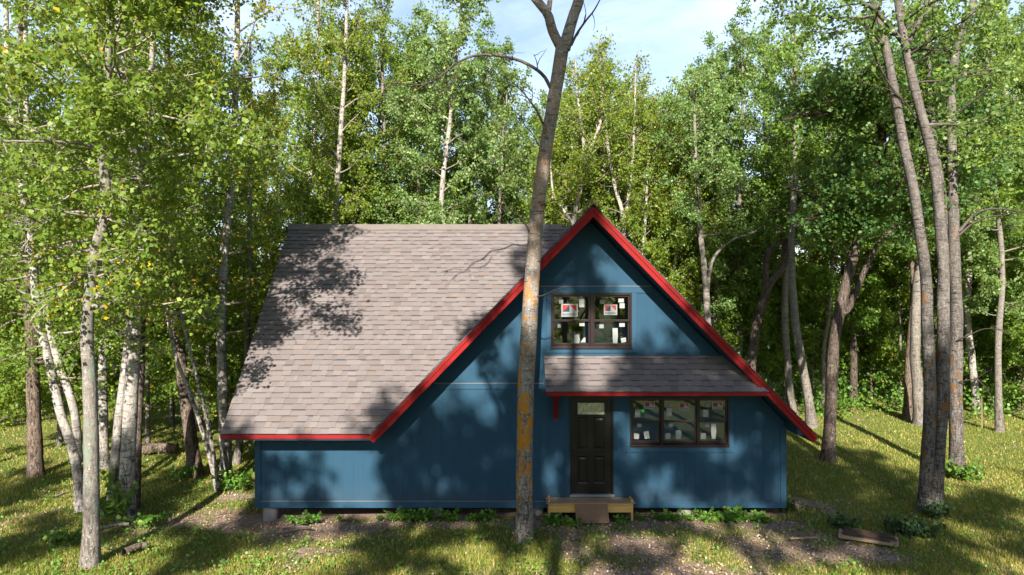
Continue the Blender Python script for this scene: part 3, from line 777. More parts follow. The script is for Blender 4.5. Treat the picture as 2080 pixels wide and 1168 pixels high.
lr_.add([(LX0 + 0.0, EY + 0.02, EZ + 0.0), (LX1 + 0.0, RY, RZ), (LX1, RY, RZ - 0.2), (LX0, EY + 0.02, EZ - 0.1), (LX0 + 0.018, EY + 0.02, EZ), (LX1 + 0.018, RY, RZ), (LX1 + 0.018, RY, RZ - 0.2), (LX0 + 0.018, EY + 0.02, EZ - 0.1)],
        [(0, 1, 2, 3), (7, 6, 5, 4), (0, 4, 5, 1), (3, 2, 6, 7)])
lr_.build('side_rake_board', M['red'])

# ---- canopy over the door and the lower window
CB, CZT, CZB = FY - 0.68, wz(722), 0.0
CZB = CZT - 0.0 - (CZT - (CAMZ - (795 - 584) / F * CB))
CS = (CZT - CZB) / 0.68
CXL = (1106.5 - 1040) / F * (FY - 0.3)
cp = Part(); cz = lambda x, y: CZB + CS * (y - CB)
CXR = 5.02
cp.slab([(CXL + 0.02, CB + 0.02), (CXR, CB + 0.02), (4.55, FY - 0.002), (CXL + 0.02, FY - 0.002)], lambda x, y: cz(x, y) - 0.012, 0.05, 0)
cp.box(CXL + 0.04, CXR - 0.05, CB + 0.03, FY - 0.003, CZB - 0.075, CZB - 0.058, 0)
cp.box(CXL + 0.022, CXL + 0.04, CB + 0.03, FY - 0.003, CZB - 0.075, CZB - 0.03, 0)
cpo = cp.build('canopy', M['soffit'])
# the canopy is cut along the gable rake where it passes under and in front of it
cutx = lambda z: GX + (RZ - 0.20 - z) / MS
c0, c1 = Vector((cutx(CZB) + 0.06, CB, CZB)), Vector((cutx(CZT) + 0.06, FY, CZT))
dirc = c1 - c0
shingles('shingles', (CXL, CB - 0.02, CZB - 0.012), (1, 0, 0), (0, 1, CS), 5.2, math.hypot(0.70, CZT - CZB), [(c0, Vector((dirc.y, -dirc.x, 0)))], cpo, seed=12)
cfl = MB(); cfl.box(CXL, 4.5, FY - 0.035, FY - 0.001, CZT - 0.005, CZT + 0.03); cfl.build('flashing', M['soffit'], cpo)
cf = MB(); cf.box(CXL + 0.015, c0.x + 0.05, CB - 0.012, CB + 0.018, CZB - 0.09, CZB - 0.022); cf.build('fascia', M['red'], cpo, 0.002)
# bracket under the left end of the canopy
bx = wx(1128)
br = MB()
br.box(bx - 0.045, bx + 0.045, FY - 0.09, FY - 0.02, wz(850), CZB - 0.08)
br.box(bx - 0.045, bx + 0.045, FY - 0.52, FY - 0.092, CZB - 0.165, CZB - 0.08)
br.add([(bx - 0.035, FY - 0.46, CZB - 0.166), (bx + 0.035, FY - 0.46, CZB - 0.166), (bx + 0.035, FY - 0.36, CZB - 0.166), (bx - 0.035, FY - 0.36, CZB - 0.166),
        (bx - 0.035, FY - 0.091, wz(846)), (bx + 0.035, FY - 0.091, wz(846)), (bx + 0.035, FY - 0.091, wz(846) + 0.11), (bx - 0.035, FY - 0.091, wz(846) + 0.11)],
       [(0, 1, 2, 3), (4, 5, 1, 0), (1, 5, 6, 2), (3, 2, 6, 7), (0, 3, 7, 4)])
br.build('bracket', M['red2'], cpo, 0.004)

# ---- windows
def txt(s, size):
    cu = bpy.data.curves.new('t', 'FONT'); cu.body = s; cu.size = size; cu.align_x = 'CENTER'; cu.space_character = 1.12; cu.offset = size * 0.018
    o = bpy.data.objects.new('t', cu); me = bpy.data.meshes.new_from_object(o)
    v = [tuple(p.co) for p in me.vertices]; f = [tuple(p.vertices) for p in me.polygons]
    bpy.data.objects.remove(o); bpy.data.curves.remove(cu); bpy.data.meshes.remove(me); return v, f
TV, TF = txt('ANDERSEN', 1.0)
tw = max(p[0] for p in TV) - min(p[0] for p in TV)
def flat(mb, pts, y, m=0): mb.add([(x, y, z) for x, z in pts], [tuple(range(len(pts)))], m)
def logo(parent, x0, x1, z0, z1, y):
    b = MB(); w, h = x1 - x0, z1 - z0
    X = lambda u: x0 + w * u; Z = lambda v: z1 - h * v
    b.box(x0, x1, y, y + 0.0012, z0, z1, 0)
    a, m_, c, t, bt = 0.085, 0.50, 0.93, 0.085, 0.615
    flat(b, [(X(a), Z(bt)), (X(a), Z(t)), (X(m_), Z(t))][::-1], y - 0.0006, 1)
    flat(b, [(X(a), Z(bt)), (X(m_), Z(bt)), (X(m_), Z(t))], y - 0.0006, 2)
    flat(b, [(X(m_), Z(t)), (X(c), Z(bt)), (X(c), Z(t))], y - 0.0006, 1)
    k = w * 0.86 / tw
    b.add([((x0 + x1) / 2 + p[0] * k, y - 0.0008, Z(0.90) + p[1] * k * 1.15) for p in TV], TF, 2)
    b.build('logo_sticker', [M['paper'], M['logo_red'], M['logo_navy']], parent)
def paper(parent, pts, y, mat='paper'):
    b = MB(); n = len(pts)
    b.prism(pts, y, y + 0.0012); b.build('sticker', M[mat], parent)

def window(o, units, sill_lab):
    x0, x1, z0, z1 = o
    b = Part(); yf, yb = FY - 0.022, FY + 0.10
    fr = 0.035
    b.box(x0, x1, yf, yb, z1 - fr, z1); b.box(x0, x1, yf - 0.012, yb, z0, z0 + 0.045)
    b.add([(x0, yf - 0.012, z0 + 0.046), (x1, yf - 0.012, z0 + 0.046), (x1, FY + 0.05, z0 + 0.075), (x0, FY + 0.05, z0 + 0.075)], [(0, 1, 2, 3)])
    b.box(x0, x0 + fr, yf, yb, z0 + 0.046, z1 - fr - 0.001); b.box(x1 - fr, x1, yf, yb, z0 + 0.046, z1 - fr - 0.001)
    for u0, u1 in zip(units[:-1], units[1:]):
        b.box(u0[1], u1[0], yf - 0.004, yb, z0 + 0.046, z1 - fr - 0.001)
    win = b.build('window', M['bronze'], bevel=0.003)
    zm = (z0 + z1) / 2 + 0.012
    for (a, c) in units:
        a0, c0 = a + (fr if abs(a - x0) < 1e-4 else 0) + 0.001, c - (fr if abs(c - x1) < 1e-4 else 0) - 0.001
        for lo, hi, y, rail in ((zm - 0.02, z1 - fr - 0.001, FY + 0.012, 0.030), (z0 + 0.074, zm + 0.018, FY + 0.047, 0.045)):
            s_ = MB(); st = 0.036
            s_.box(a0, a0 + st, y, y + 0.034, lo, hi); s_.box(c0 - st, c0, y, y + 0.034, lo, hi)
            s_.box(a0 + st, c0 - st, y, y + 0.034, lo, lo + 0.042); s_.box(a0 + st, c0 - st, y, y + 0.034, hi - 0.036, hi)
            s_.build('sash', M['bronze'], win, 0.002)
            g = MB(); flat(g, [(a0 + st, lo + 0.042), (c0 - st, lo + 0.042), (c0 - st, hi - 0.036), (a0 + st, hi - 0.036)], y + 0.016)
            g.build('pane', M['glass'], win)
    return win
m1 = wx(1202)
uw = window(OW, [(OW[0], m1 - 0.03), (m1 + 0.03, OW[1])], '')
YU, YL = FY + 0.020, FY + 0.055             # just outside the glass of the upper and lower sash
def U(x, y): return (wx(1100 + x / 8.345), wz(580 + y / 8.345))
def L(x, y): return (wx(1260 + x / 8.342), wz(790 + y / 8.342))
def rect(fn, a, b, c, d): p, q = fn(a, d), fn(c, b); return [(p[0], p[1]), (q[0], p[1]), (q[0], q[1]), (p[0], q[1])]
def poly(fn, *pts): return [fn(*p) for p in pts]
def lg_(win, fn, a, b, c, d): p, q = fn(a, d), fn(c, b); logo(win, p[0], q[0], p[1], q[1], YU)
lg_(uw, U, 335, 312, 616, 530); lg_(uw, U, 1060, 322, 1285, 500)
paper(uw, rect(U, 296, 240, 368, 308), YU, 'paper_grey'); paper(uw, rect(U, 640, 225, 727, 292), YU); paper(uw, rect(U, 640, 297, 727, 368), YU)
paper(uw, rect(U, 275, 660, 328, 718), YL, 'paper_grey'); paper(uw, rect(U, 645, 640, 735, 690), YL)
paper(uw, poly(U, (558, 985), (645, 985), (655, 920), (640, 830), (555, 838)), YL); paper(uw, poly(U, (662, 968), (752, 966), (748, 882), (718, 888)), YL)
paper(uw, rect(U, 990, 240, 1068, 310), YU, 'paper_grey'); paper(uw, rect(U, 1303, 222, 1397, 286), YU); paper(uw, rect(U, 1325, 300, 1411, 385), YU)
paper(uw, rect(U, 985, 660, 1060, 727), YL, 'paper_grey'); paper(uw, rect(U, 1325, 640, 1418, 702), YL)
paper(uw, poly(U, (1216, 983), (1292, 983), (1302, 850), (1297, 725), (1210, 725)), YL); paper(uw, poly(U, (1362, 976), (1444, 958), (1436, 884), (1350, 894)), YL)
ux = [(LW[0], L(690, 0)[0] - 0.0), (L(715, 0)[0], L(1300, 0)[0]), (L(1325, 0)[0], LW[1])]
lw = window(LW, ux, '')
lg_(lw, L, 402, 215, 588, 342); lg_(lw, L, 992, 238, 1172, 366); lg_(lw, L, 1560, 222, 1740, 350)
paper(lw, rect(L, 256, 352, 342, 480), YU); paper(lw, poly(L, (358, 400), (400, 402), (420, 372), (385, 344), (350, 360)), YU, 'green_tag')
paper(lw, rect(L, 832, 243, 905, 310), YU, 'paper_grey'); paper(lw, rect(L, 785, 330, 875, 463), YU)
paper(lw, rect(L, 1452, 243, 1525, 310), YU, 'paper_grey'); paper(lw, rect(L, 1406, 353, 1496, 478), YU)
paper(lw, rect(L, 292, 597, 370, 660), YL, 'paper_grey'); paper(lw, poly(L, (240, 855), (322, 860), (330, 775), (262, 757), (240, 762)), YL)
paper(lw, poly(L, (425, 858), (510, 850), (488, 722), (400, 732)), YL)
paper(lw, rect(L, 828, 597, 902, 658), YL, 'paper_grey'); paper(lw, rect(L, 772, 758, 860, 857), YL)
paper(lw, poly(L, (948, 857), (1032, 857), (1034, 800), (1056, 802), (1034, 705), (950, 715)), YL)
paper(lw, rect(L, 1440, 597, 1517, 657), YL, 'paper_grey'); paper(lw, rect(L, 1374, 757, 1462, 860), YL)
paper(lw, poly(L, (1562, 857), (1625, 857), (1642, 740), (1638, 597), (1553, 597), (1550, 720)), YL)

# ---- door
db = Part(); dx0, dx1, dz0, dz1 = DR
db.box(dx0, dx0 + 0.04, FY - 0.02, FY + 0.1, dz0 + 0.05, dz1); db.box(dx1 - 0.04, dx1, FY - 0.02, FY + 0.1, dz0 + 0.05, dz1)
db.box(dx0 + 0.041, dx1 - 0.041, FY - 0.02, FY + 0.1, dz1 - 0.035, dz1)
sx0, sx1, sz0, sz1 = dx0 + 0.043, dx1 - 0.043, dz0 + 0.052, dz1 - 0.037
ydoor = FY + 0.012
K = lambda x, y: (wx(1090 + x / 4.027), wz(780 + y / 4.027))
openings = []
for a, b, c, d in ((332, 272, 420, 540), (470, 272, 558, 540), (332, 592, 420, 815), (470, 592, 558, 815)):
    p, q = K(a, d), K(c, b); openings.append((p[0], q[0], p[1], q[1]))
p, q = K(336, 250), K(556, 155); lite = (p[0], q[0], p[1], q[1])
xs_ = sorted({sx0, sx1, *[o[0] for o in openings], *[o[1] for o in openings], lite[0], lite[1]})
zs_ = sorted({sz0, sz1, *[o[2] for o in openings], *[o[3] for o in openings], lite[2], lite[3]})
for a, b in zip(xs_[:-1], xs_[1:]):
    for c, d in zip(zs_[:-1], zs_[1:]):
        mx_, mz_ = (a + b) / 2, (c + d) / 2
        if any(o[0] < mx_ < o[1] and o[2] < mz_ < o[3] for o in openings + [lite]): continue
        db.add([(a, ydoor, c), (b, ydoor, c), (b, ydoor, d), (a, ydoor, d)], [(0, 1, 2, 3)])
for o in openings:                           # bevelled recess with a raised field
    rings = [(0.0, 0.0), (0.022, 0.016), (0.034, 0.016), (0.062, 0.003)]
    prev = None
    for ins, dep in rings:
        cur = [(o[0] + ins, ydoor + dep, o[2] + ins), (o[1] - ins, ydoor + dep, o[2] + ins), (o[1] - ins, ydoor + dep, o[3] - ins), (o[0] + ins, ydoor + dep, o[3] - ins)]
        if prev: db.add(prev + cur, [(i, (i + 1) % 4, (i + 1) % 4 + 4, i + 4) for i in range(4)])
        prev = cur
    db.add(prev, [(0, 1, 2, 3)])
db.box(sx0, sx1, ydoor + 0.03, ydoor + 0.045, sz0, sz1)
door = db.build('door', M['door'])
lf = MB(); a, b, c, d = lite; e = 0.028
lf.box(a - e, b + e, ydoor - 0.012, ydoor - 0.001, d, d + e); lf.box(a - e, b + e, ydoor - 0.012, ydoor - 0.001, c - e, c)
lf.box(a - e, a, ydoor - 0.012, ydoor - 0.001, c, d); lf.box(b, b + e, ydoor - 0.012, ydoor - 0.001, c, d); lf.build('lite_frame', M['door'], door, 0.003)
gp = MB(); gp.add([(a, ydoor + 0.006, c), (b, ydoor + 0.006, c), (b, ydoor + 0.006, d), (a, ydoor + 0.006, d)], [(0, 1, 2, 3)]); gp.build('pane', M['frost'], door)
kx, kz = K(294, 560); kn = bmesh.new()
bmesh.ops.create_uvsphere(kn, u_segments=16, v_segments=10, radius=0.03, matrix=Matrix.Translation((kx, ydoor - 0.05, kz)))
bmesh.ops.create_cone(kn, cap_ends=True, segments=16, radius1=0.034, radius2=0.03, depth=0.02, matrix=Matrix.Translation((kx, ydoor - 0.01, kz)) @ Matrix.Rotation(math.pi / 2, 4, 'X'))
bmesh.ops.create_cone(kn, cap_ends=True, segments=12, radius1=0.012, radius2=0.012, depth=0.04, matrix=Matrix.Translation((kx, ydoor - 0.03, kz)) @ Matrix.Rotation(math.pi / 2, 4, 'X'))
kme = bpy.data.meshes.new('knob'); kn.to_mesh(kme); kn.free(); kme.materials.append(M['bronze'])
for p_ in kme.polygons: p_.use_smooth = True
link(bpy.data.objects.new('handle', kme), door)
kn = bmesh.new(); bmesh.ops.create_cone(kn, cap_ends=True, segments=16, radius1=0.028, radius2=0.026, depth=0.025, matrix=Matrix.Translation((kx, ydoor - 0.012, kz + 0.13)) @ Matrix.Rotation(math.pi / 2, 4, 'X'))
kme = bpy.data.meshes.new('lock'); kn.to_mesh(kme); kn.free(); kme.materials.append(M['bronze']); link(bpy.data.objects.new('lock', kme), door)
th = MB(); th.box(dx0 - 0.01, dx1 + 0.01, FY - 0.06, FY + 0.1, dz0 - 0.005, dz0 + 0.045); th.build('threshold', M['flash'], door, 0.004)

# ---- concrete piers
for i, (px, yy) in enumerate(((550, FY + 0.20), (884, FY + 0.24), (1090, FY + 0.3), (1390, FY + 0.28))):
    pb = Part(); xx = (px - 1040) / F * yy
    pb.cyl((xx, yy), 0.155, -0.25, SZ - 0.002, 28)
    pb.build('pier', M['concrete'], bevel=0.008)

# ------------------------------------------------------------------ things at the doorstep and on the lawn
st = empty('door_step', (wx(1201), FY - 0.2, 0.0), 'step of fresh yellow lumber below the black door', 'step')
def under(b, name, mat, root, bevel=0.0):
    o = MB.build(b, name, mat, root, bevel); o.matrix_parent_inverse = root.matrix_basis.inverted(); return o
st.matrix_world = Matrix.Translation(st.location)
SX0, SX1 = 0.74, 2.46
b = MB(); b.box(SX0, SX1, FY - 0.37, FY - 0.33, 0.335, wz(1009) - 0.03); under(b, 'upper_beam', M['lumber'], st, 0.004)
b = MB(); b.box(SX0, SX1 - 0.002, FY - 0.368, FY - 0.33, 0.19, 0.331); under(b, 'lower_beam', M['lumber'], st, 0.004)
for x_ in (SX0, SX1 - 0.04):
    b = MB(); b.box(x_, x_ + 0.04, FY - 0.327, FY - 0.04, 0.0, 0.43); under(b, 'side_beam', M['lumber'], st)
b = MB(); b.box(SX0 - 0.045, SX1 + 0.04, FY - 0.40, FY - 0.03, wz(1009) - 0.022, wz(1009) - 0.006); under(b, 'tread', M['paleboard'], st, 0.003)
pl = MB(); pv = [(-0.335, 0, 0), (0.335, 0, 0.005), (0.30, 0.115, 0.42), (-0.345, 0.115, 0.42)]
pl.add(pv + [(p[0], p[1] + 0.014, p[2] - 0.003) for p in pv], [(0, 1, 2, 3), (7, 6, 5, 4), (0, 4, 5, 1), (1, 5, 6, 2), (2, 6, 7, 3), (3, 7, 4, 0)])
tag(pl.build('plywood_sheet', M['ply'], loc=(1.62, FY - 0.50, 0.015)), 'weathered brown plywood sheet leaning against the yellow door step', 'board')

def oriented(mb, L_, w, h, loc, rz, name, mat, lab, cat, group=None, tilt=0.0):
    mb.box(-L_/2, L_/2, -w/2, w/2, 0, h); o = mb.build(name, mat, bevel=0.003); o.location = loc; o.rotation_euler = (0, tilt, rz); return tag(o, lab, cat, group)
bp = W(1766, 1098, 12.8); ang = math.radians(-27)
oriented(MB(), 1.0, 0.42, 0.05, (bp.x, 12.85, 0.02), ang, 'plank', M['paleboard'], 'pale board lying flat on the grass under a stack of dark slats', 'plank')
r9 = random.Random(4)
for k in range(8):
    lev = k // 4; off = (k % 4 - 1.5) * 0.098 + r9.uniform(-0.012, 0.012)
    cx_, cy_ = bp.x - math.sin(ang) * off + r9.uniform(-.05, .05) + 0.02, 12.87 + math.cos(ang) * off
    oriented(MB(), 0.80 + r9.uniform(-.12, .12), 0.042, 0.024, (cx_, cy_, 0.072 + lev * 0.024), ang + r9.uniform(-0.10, 0.10), 'slat', M['oldwood'],
             'dark weathered slat in the small stack on the pale board', 'slat', 'dark slats stacked on a pale board')
oriented(MB(), 0.52, 0.05, 0.02, (7.12, 13.05, 0.02), 0.5, 'slat', M['oldwood'], 'loose broken slat on the grass just right of the slat stack', 'slat')
sp_ = W(1660, 1097, 12.85); oriented(MB(), 0.55, 0.05, 0.02, (sp_.x - 0.25, 12.85, 0.03), 0.12, 'slat', M['paleboard'], 'long pale wooden stick lying on bare ground left of the slat stack', 'stick')
oriented(MB(), 0.38, 0.045, 0.02, (4.95, 13.15, 0.03), 1.0, 'slat', M['paleboard'], 'short pale stick lying on the ground in front of the cabin corner', 'stick')
# thin stake at the far edge of the lawn
sk = MB(); sk.cyl((0, 0), 0.035, -0.05, 1.05, 10, r1=0.03); p = W(1995, 870, 23.2)
tag(sk.build('stake', M['paleboard'], loc=(p.x, 23.2, 0.0)), 'thin wooden stake standing at the far right edge of the lawn', 'stake')

def log(px0, px1, py, r, lab, mat, name='log', dz=0.0, dy=0.3):
    Y_ = CAMZ * F / (py - 584); a, b_ = W(px0, py, Y_), W(px1, py, Y_ + dy)
    wd = Wood(); P = spline([(a.x, a.y, r * 0.8), ((a.x + b_.x) / 2, (a.y + b_.y) / 2 + 0.08, r * 0.95), (b_.x, b_.y, r * 0.8)], 16)
    base = P[0].copy(); base[2] = 0; P = P - base
    wd.tube(P, np.linspace(r, r * 0.8, 16), 14, 0.05, np.random.default_rng(3))
    wd.tube(P[[0, 0]] + [[0, 0, 0], [-0.01, 0, 0]], [r, 0.001], 14); wd.tube(P[[-1, -1]] + [[0, 0, 0], [0.01, 0, 0]], [r * 0.8, 0.001], 14)
    o = bpy.data.objects.new(name, wd.mesh(name, M[mat])); o.location = base; link(o); return tag(o, lab, 'log')
log(283, 360, 925, 0.17, 'old fallen log lying in the grass behind the left birches', 'bark_brown')
log(252, 297, 1128, 0.07, 'short chunk of rotten wood on the grass right of the lichen trunk', 'bark_brown', dy=0.35)
log(110, 140, 1012, 0.03, 'thin fallen stick on the shaded grass between the left trunks', 'bark_birch', 'stick', dy=0.4)
log(200, 262, 1078, 0.035, 'pale fallen branch on the ground between the two near left trunks', 'bark_birch', 'stick', dy=0.3)
log(575, 632, 1078, 0.03, 'thin grey stick on the ground right of the corner pier', 'bark_aspen', 'stick', dy=0.1)

# ------------------------------------------------------------------ trees in front and beside the cabin
BEH = 'trees of the wood behind the cabin'
def clear(q):   # nothing grows into the clearance kept around the roof
    x, y, z = q[:, 0], q[:, 1], q[:, 2]
    near = (x > -5.25 - 0.12 * np.clip(z - 5.6, -3, 4) * 0) & (z < 6.6)
    return ~near & (x < -3.85)
def clear_r(q): return (q[:, 0] > 5.9) | (q[:, 2] > 8.2)

# foreground left: rough grey trunk crusted with lichen
t = Tree('aspen_tree', 'nearest left tree, grey trunk crusted with pale lichen, kinked near its bare dead twigs',
         [(183, 1145), (186, 1000), (183, 800), (177, 680), (186, 560), (192, 505), (210, 455), (214, 370), (206, 300), (214, 220)], 11.74, 11.5, 0.135, 'bark_lichen', seed=1, rtop=0.02, flare=0.3)
for pts in ([(214, 375), (160, 385), (100, 430), (40, 470)], [(208, 440), (150, 430), (90, 455), (30, 520)], [(212, 380), (250, 385), (285, 375)], [(205, 440), (250, 455), (300, 470)],
            [(215, 300), (150, 300), (80, 270), (10, 235)], [(190, 580), (140, 575), (90, 590)], [(190, 565), (235, 545), (270, 505)], [(185, 620), (225, 570), (255, 560)]):
    t.dead(pts, [11.74 - 0.12 * i for i in range(len(pts))], 0.022, 0.005, 7)
t.crown(6.0, 11.4, 36, 2.9, el=(-5, 50), curve=0.0, keep=clear, twd=9, lpt=13)
t.crown(6.8, 11.5, 18, 3.3, el=(0, 25), azc=0.1, azw=0.9, keep=clear, twd=11, lpt=15, low=1.0, ltop=0.9)
t.crown(4.0, 6.4, 9, 1.7, el=(-10, 10), azc=0.0, azw=1.0, keep=clear, twd=11, lpt=14, low=1.0, ltop=0.9)
t.crown(4.6, 7.0, 9, 2.0, el=(-15, 15), curve=-0.02, azc=math.pi, azw=1.5, keep=clear, lpt=11)
t.done('leaf_birch', 0.088)

# foreground left: the white birch clump
t = Tree('birch_tree', 'white paper birch with two stems rising behind the nearest lichen trunk',
         [(255, 1040), (262, 900), (268, 760), (277, 600), (281, 430), (268, 270), (247, 110), (240, 0)], 14.4, 14.5, 0.155, 'bark_birch', seed=2, rtop=0.03)
t.stem([(228, 1015), (238, 880), (258, 720), (275, 560), (296, 330), (303, 190), (312, 60)], 14.7, 0.10, 0.03, 14.0, flare=0.2)
t.crown(3.2, 14.3, 40, 2.9, el=(-12, 50), curve=-0.01, keep=clear, lpt=13, twd=9)
t.crown(6.5, 13.8, 22, 2.4, which=1, el=(-5, 50), curve=0.0, keep=clear, lpt=15, twd=10)
t.done('leaf_birch', 0.085, hang=0.6)

t = Tree('birch_tree', 'leaning white birch clump with stems fanning out at the left edge',
         [(166, 1030), (152, 930), (125, 845), (100, 740), (78, 640), (62, 500), (38, 330), (20, 200)], 14.9, 13.5, 0.10, 'bark_birch', seed=3, rtop=0.03, lean=0.35)
t.stem([(160, 940), (150, 830), (118, 735), (85, 600), (60, 440), (55, 300)], 15.0, 0.09, 0.035, 12.5)
t.crown(2.6, 13.2, 36, 2.8, el=(-12, 45), curve=-0.01, lpt=13, twd=9)
t.crown(5.0, 12.2, 20, 2.3, which=1, el=(-8, 45), lpt=15, twd=10)
t.done('leaf_birch', 0.085, hang=0.6, tint_bias=-0.05)

t = Tree('aspen_tree', 'straight grey trunk standing alone at the far left of the lawn', [(72, 962), (70, 860), (67, 770), (60, 620), (50, 450), (45, 300)], 17.4, 13.5, 0.17, 'bark_brown', seed=4)
t.crown(2.6, 13.3, 40, 2.8, el=(-8, 50), lpt=10, twd=8); t.done('leaf_birch', 0.085, tint_bias=-0.12)
t = Tree('birch_tree', 'slim white birch seen just behind the lichen trunk', [(212, 945), (209, 800), (208, 640), (205, 480), (215, 300)], 18.2, 14.0, 0.12, 'bark_birch', seed=5)
t.crown(3.0, 13.8, 36, 2.5, el=(-8, 50), lpt=10, twd=8, keep=clear); t.done('leaf_birch', 0.085)
t = Tree('aspen_tree', 'slender dark trunk right against the white two stemmed birch', [(276, 1022), (280, 900), (286, 760), (292, 560), (300, 400)], 15.1, 11.0, 0.085, 'bark_dark', seed=6, flare=0.15)
t.crown(4.0, 10.8, 14, 1.8, el=(-5, 45), keep=clear, lpt=10); t.done('leaf_birch', 0.08, tint_bias=-0.1)
t = Tree('aspen_tree', 'stout brown grey trunk left of the two thin white stems', [(396, 964), (388, 890), (378, 820), (368, 740), (352, 600), (345, 450)], 17.4, 13.0, 0.16, 'bark_brown', seed=7)
t.crown(2.6, 12.8, 36, 2.4, el=(-5, 50), keep=clear, lpt=10, twd=8); t.done('leaf_birch', 0.085, tint_bias=-0.05)
t = Tree('birch_tree', 'pair of thin white stems leaning left from one foot beside the cabin', [(441, 992), (424, 920), (400, 840), (378, 780), (358, 725), (340, 640)], 16.2, 8.0, 0.05, 'bark_birch', seed=8, flare=0.2, lean=0.8)
t.stem([(444, 990), (430, 900), (408, 800), (388, 720), (366, 630), (350, 540)], 16.15, 0.048, 0.015, 8.5, lean=0.8)
t.crown(3.4, 7.8, 12, 1.2, el=(-5, 45), keep=clear); t.crown(4.0, 8.3, 12, 1.2, which=1, el=(-5, 45), keep=clear); t.done('leaf_birch', 0.08)
t = Tree('birch_tree', 'birch with a dark foot and white upper trunk close to the left eave', [(459, 976), (458, 900), (453, 810), (449, 664), (455, 520), (468, 380), (478, 200)], 16.9, 14.5, 0.14, 'bark_birch', seed=9)
t.crown(3.2, 14.2, 42, 2.4, el=(0, 50), keep=clear, lpt=12); t.done('leaf_birch', 0.085, tint_bias=0.12)
t = Tree('birch_tree', 'short leaning grey stem half hidden by the left cabin corner', [(479, 966), (484, 920), (490, 860), (500, 760), (505, 600)], 18.5, 11.5, 0.09, 'bark_aspen', seed=10)
t.crown(4.0, 11.2, 22, 2.0, el=(0, 45), keep=lambda q: q[:, 0] < -5.6); t.done('leaf_gold', 0.08)

# the tree in front of the house
t = Tree('aspen_tree', 'tall bare trunk with orange lichen standing in front of the cabin, forked at its top',
         [(1066, 1097), (1066, 1010), (1065, 900), (1069, 760), (1077, 630), (1083, 540), (1090, 440), (1106, 320), (1122, 220), (1134, 150), (1143, 88)], 12.9, 9.38, 0.135, 'bark_orange', seed=20, rtop=0.125, flare=0.3, k=18, n=90)
t.R[:] = np.interp(t.P[:, 2], [0, 0.5, 2, 4, 6.5, 9.4], [0.185, 0.155, 0.155, 0.155, 0.13, 0.125])
t.wd = Wood(); t.wd.tube(t.P, t.R, 20, 0.022, t.rng)
t.stem([(1141, 100), (1122, 62), (1113, 30), (1096, 8), (1080, -12), (1060, -40)], 12.9, 0.095, 0.05, 14.0)
t.stem([(1113, 34), (1116, 10), (1118, -20)], 12.9, 0.05, 0.04, 12.5)
t.stem([(1146, 100), (1156, 62), (1166, 28), (1178, -15)], 12.9, 0.115, 0.05, 15.0)
t.dead([(1160, 92), (1172, 68), (1190, 42), (1206, 22), (1221, -5)], 12.85, 0.028, 0.01, 3)
t.dead([(1183, 52), (1190, 30), (1186, 5)], 12.85, 0.012, 0.005, 0)
t.dead([(1118, 178), (1105, 155), (1085, 138), (1058, 124), (1030, 116), (1000, 112), (965, 113), (935, 124), (910, 142), (885, 162), (862, 172), (825, 170), (785, 168)], [12.9 - 0.09 * i + (0.05 if i % 2 else -0.05) for i in range(13)], 0.036, 0.008, 24)
t.dead([(868, 168), (848, 182), (832, 198), (834, 225)], 11.9, 0.014, 0.005, 4)
t.dead([(935, 126), (928, 150), (920, 170), (905, 185)], 12.1, 0.016, 0.005, 4)
t.dead([(1092, 142), (1090, 125), (1084, 110)], 12.7, 0.012, 0.005, 2)
t.dead([(1103, 252), (1092, 228), (1078, 207), (1058, 183), (1038, 165)], [12.85 - .08 * i for i in range(5)], 0.026, 0.006, 4)
t.dead([(1080, 205), (1082, 190), (1079, 178)], 12.7, 0.01, 0.005, 1)
t.dead([(1095, 296), (1085, 278), (1074, 262)], 12.8, 0.012, 0.005, 2)
t.dead([(1075, 468), (1062, 448), (1046, 432), (1022, 424)], [12.8, 12.7, 12.6, 12.5], 0.02, 0.006, 3)
t.dead([(1098, 418), (1112, 412), (1126, 406)], 12.75, 0.01, 0.004, 1)
t.dead([(1082, 600), (1100, 601), (1124, 590), (1150, 582)], [12.85, 12.75, 12.65, 12.6], 0.012, 0.004, 0)
t.crown(11.6, 13.8, 10, 1.6, which=1, el=(10, 50)); t.crown(11.8, 14.8, 14, 1.8, which=3, el=(10, 50))
t.done('leaf_aspen', 0.085)

# foreground right: twin trunks
t = Tree('aspen_tree', 'large twin trunked tree leaning left at the right side of the lawn',
         [(1897, 1035), (1905, 920), (1913, 800), (1916, 680), (1916, 560), (1910, 450), (1893, 310), (1866, 215), (1838, 85), (1824, 0)], 14.6, 14.5, 0.15, 'bark_orange_some', seed=30, rtop=0.04, k=16, n=80)
t.stem([(1878, 1038), (1884, 920), (1890, 800), (1884, 680), (1880, 560), (1856, 390), (1834, 285), (1803, 115), (1776, 10)], 14.55, 0.135, 0.065, 14.0, k=14, flare=0.3)
t.stem([(1836, 90), (1800, 45), (1770, 15), (1730, -15)], [14.6, 14.3, 14.0, 13.7], 0.05, 0.015, 13.0)
t.stem([(1842, 95), (1870, 40), (1905, -5)], [14.6, 14.5, 14.4], 0.045, 0.015, 13.5)
t.dead([(1836, 210), (1800, 160), (1770, 95), (1755, 40)], [14.5, 14.3, 14.1, 14.0], 0.03, 0.008, 5)
t.dead([(1860, 240), (1836, 205), (1800, 180), (1770, 178)], [14.5, 14.3, 14.1, 14.0], 0.02, 0.006, 4)
t.crown(9.6, 14.3, 18, 2.8, el=(0, 45), lpt=8, twd=7, keep=lambda q: q[:, 2] > 8.9)
t.crown(9.4, 13.8, 20, 3.2, which=1, el=(-5, 35), azc=math.pi, azw=1.2, lpt=10, twd=8, keep=lambda q: (q[:, 2] > 8.6) & (q[:, 0] > 4.6))
t.crown(7.8, 10.5, 9, 2.6, el=(-10, 20), lpt=11, azc=0.0, azw=1.3)
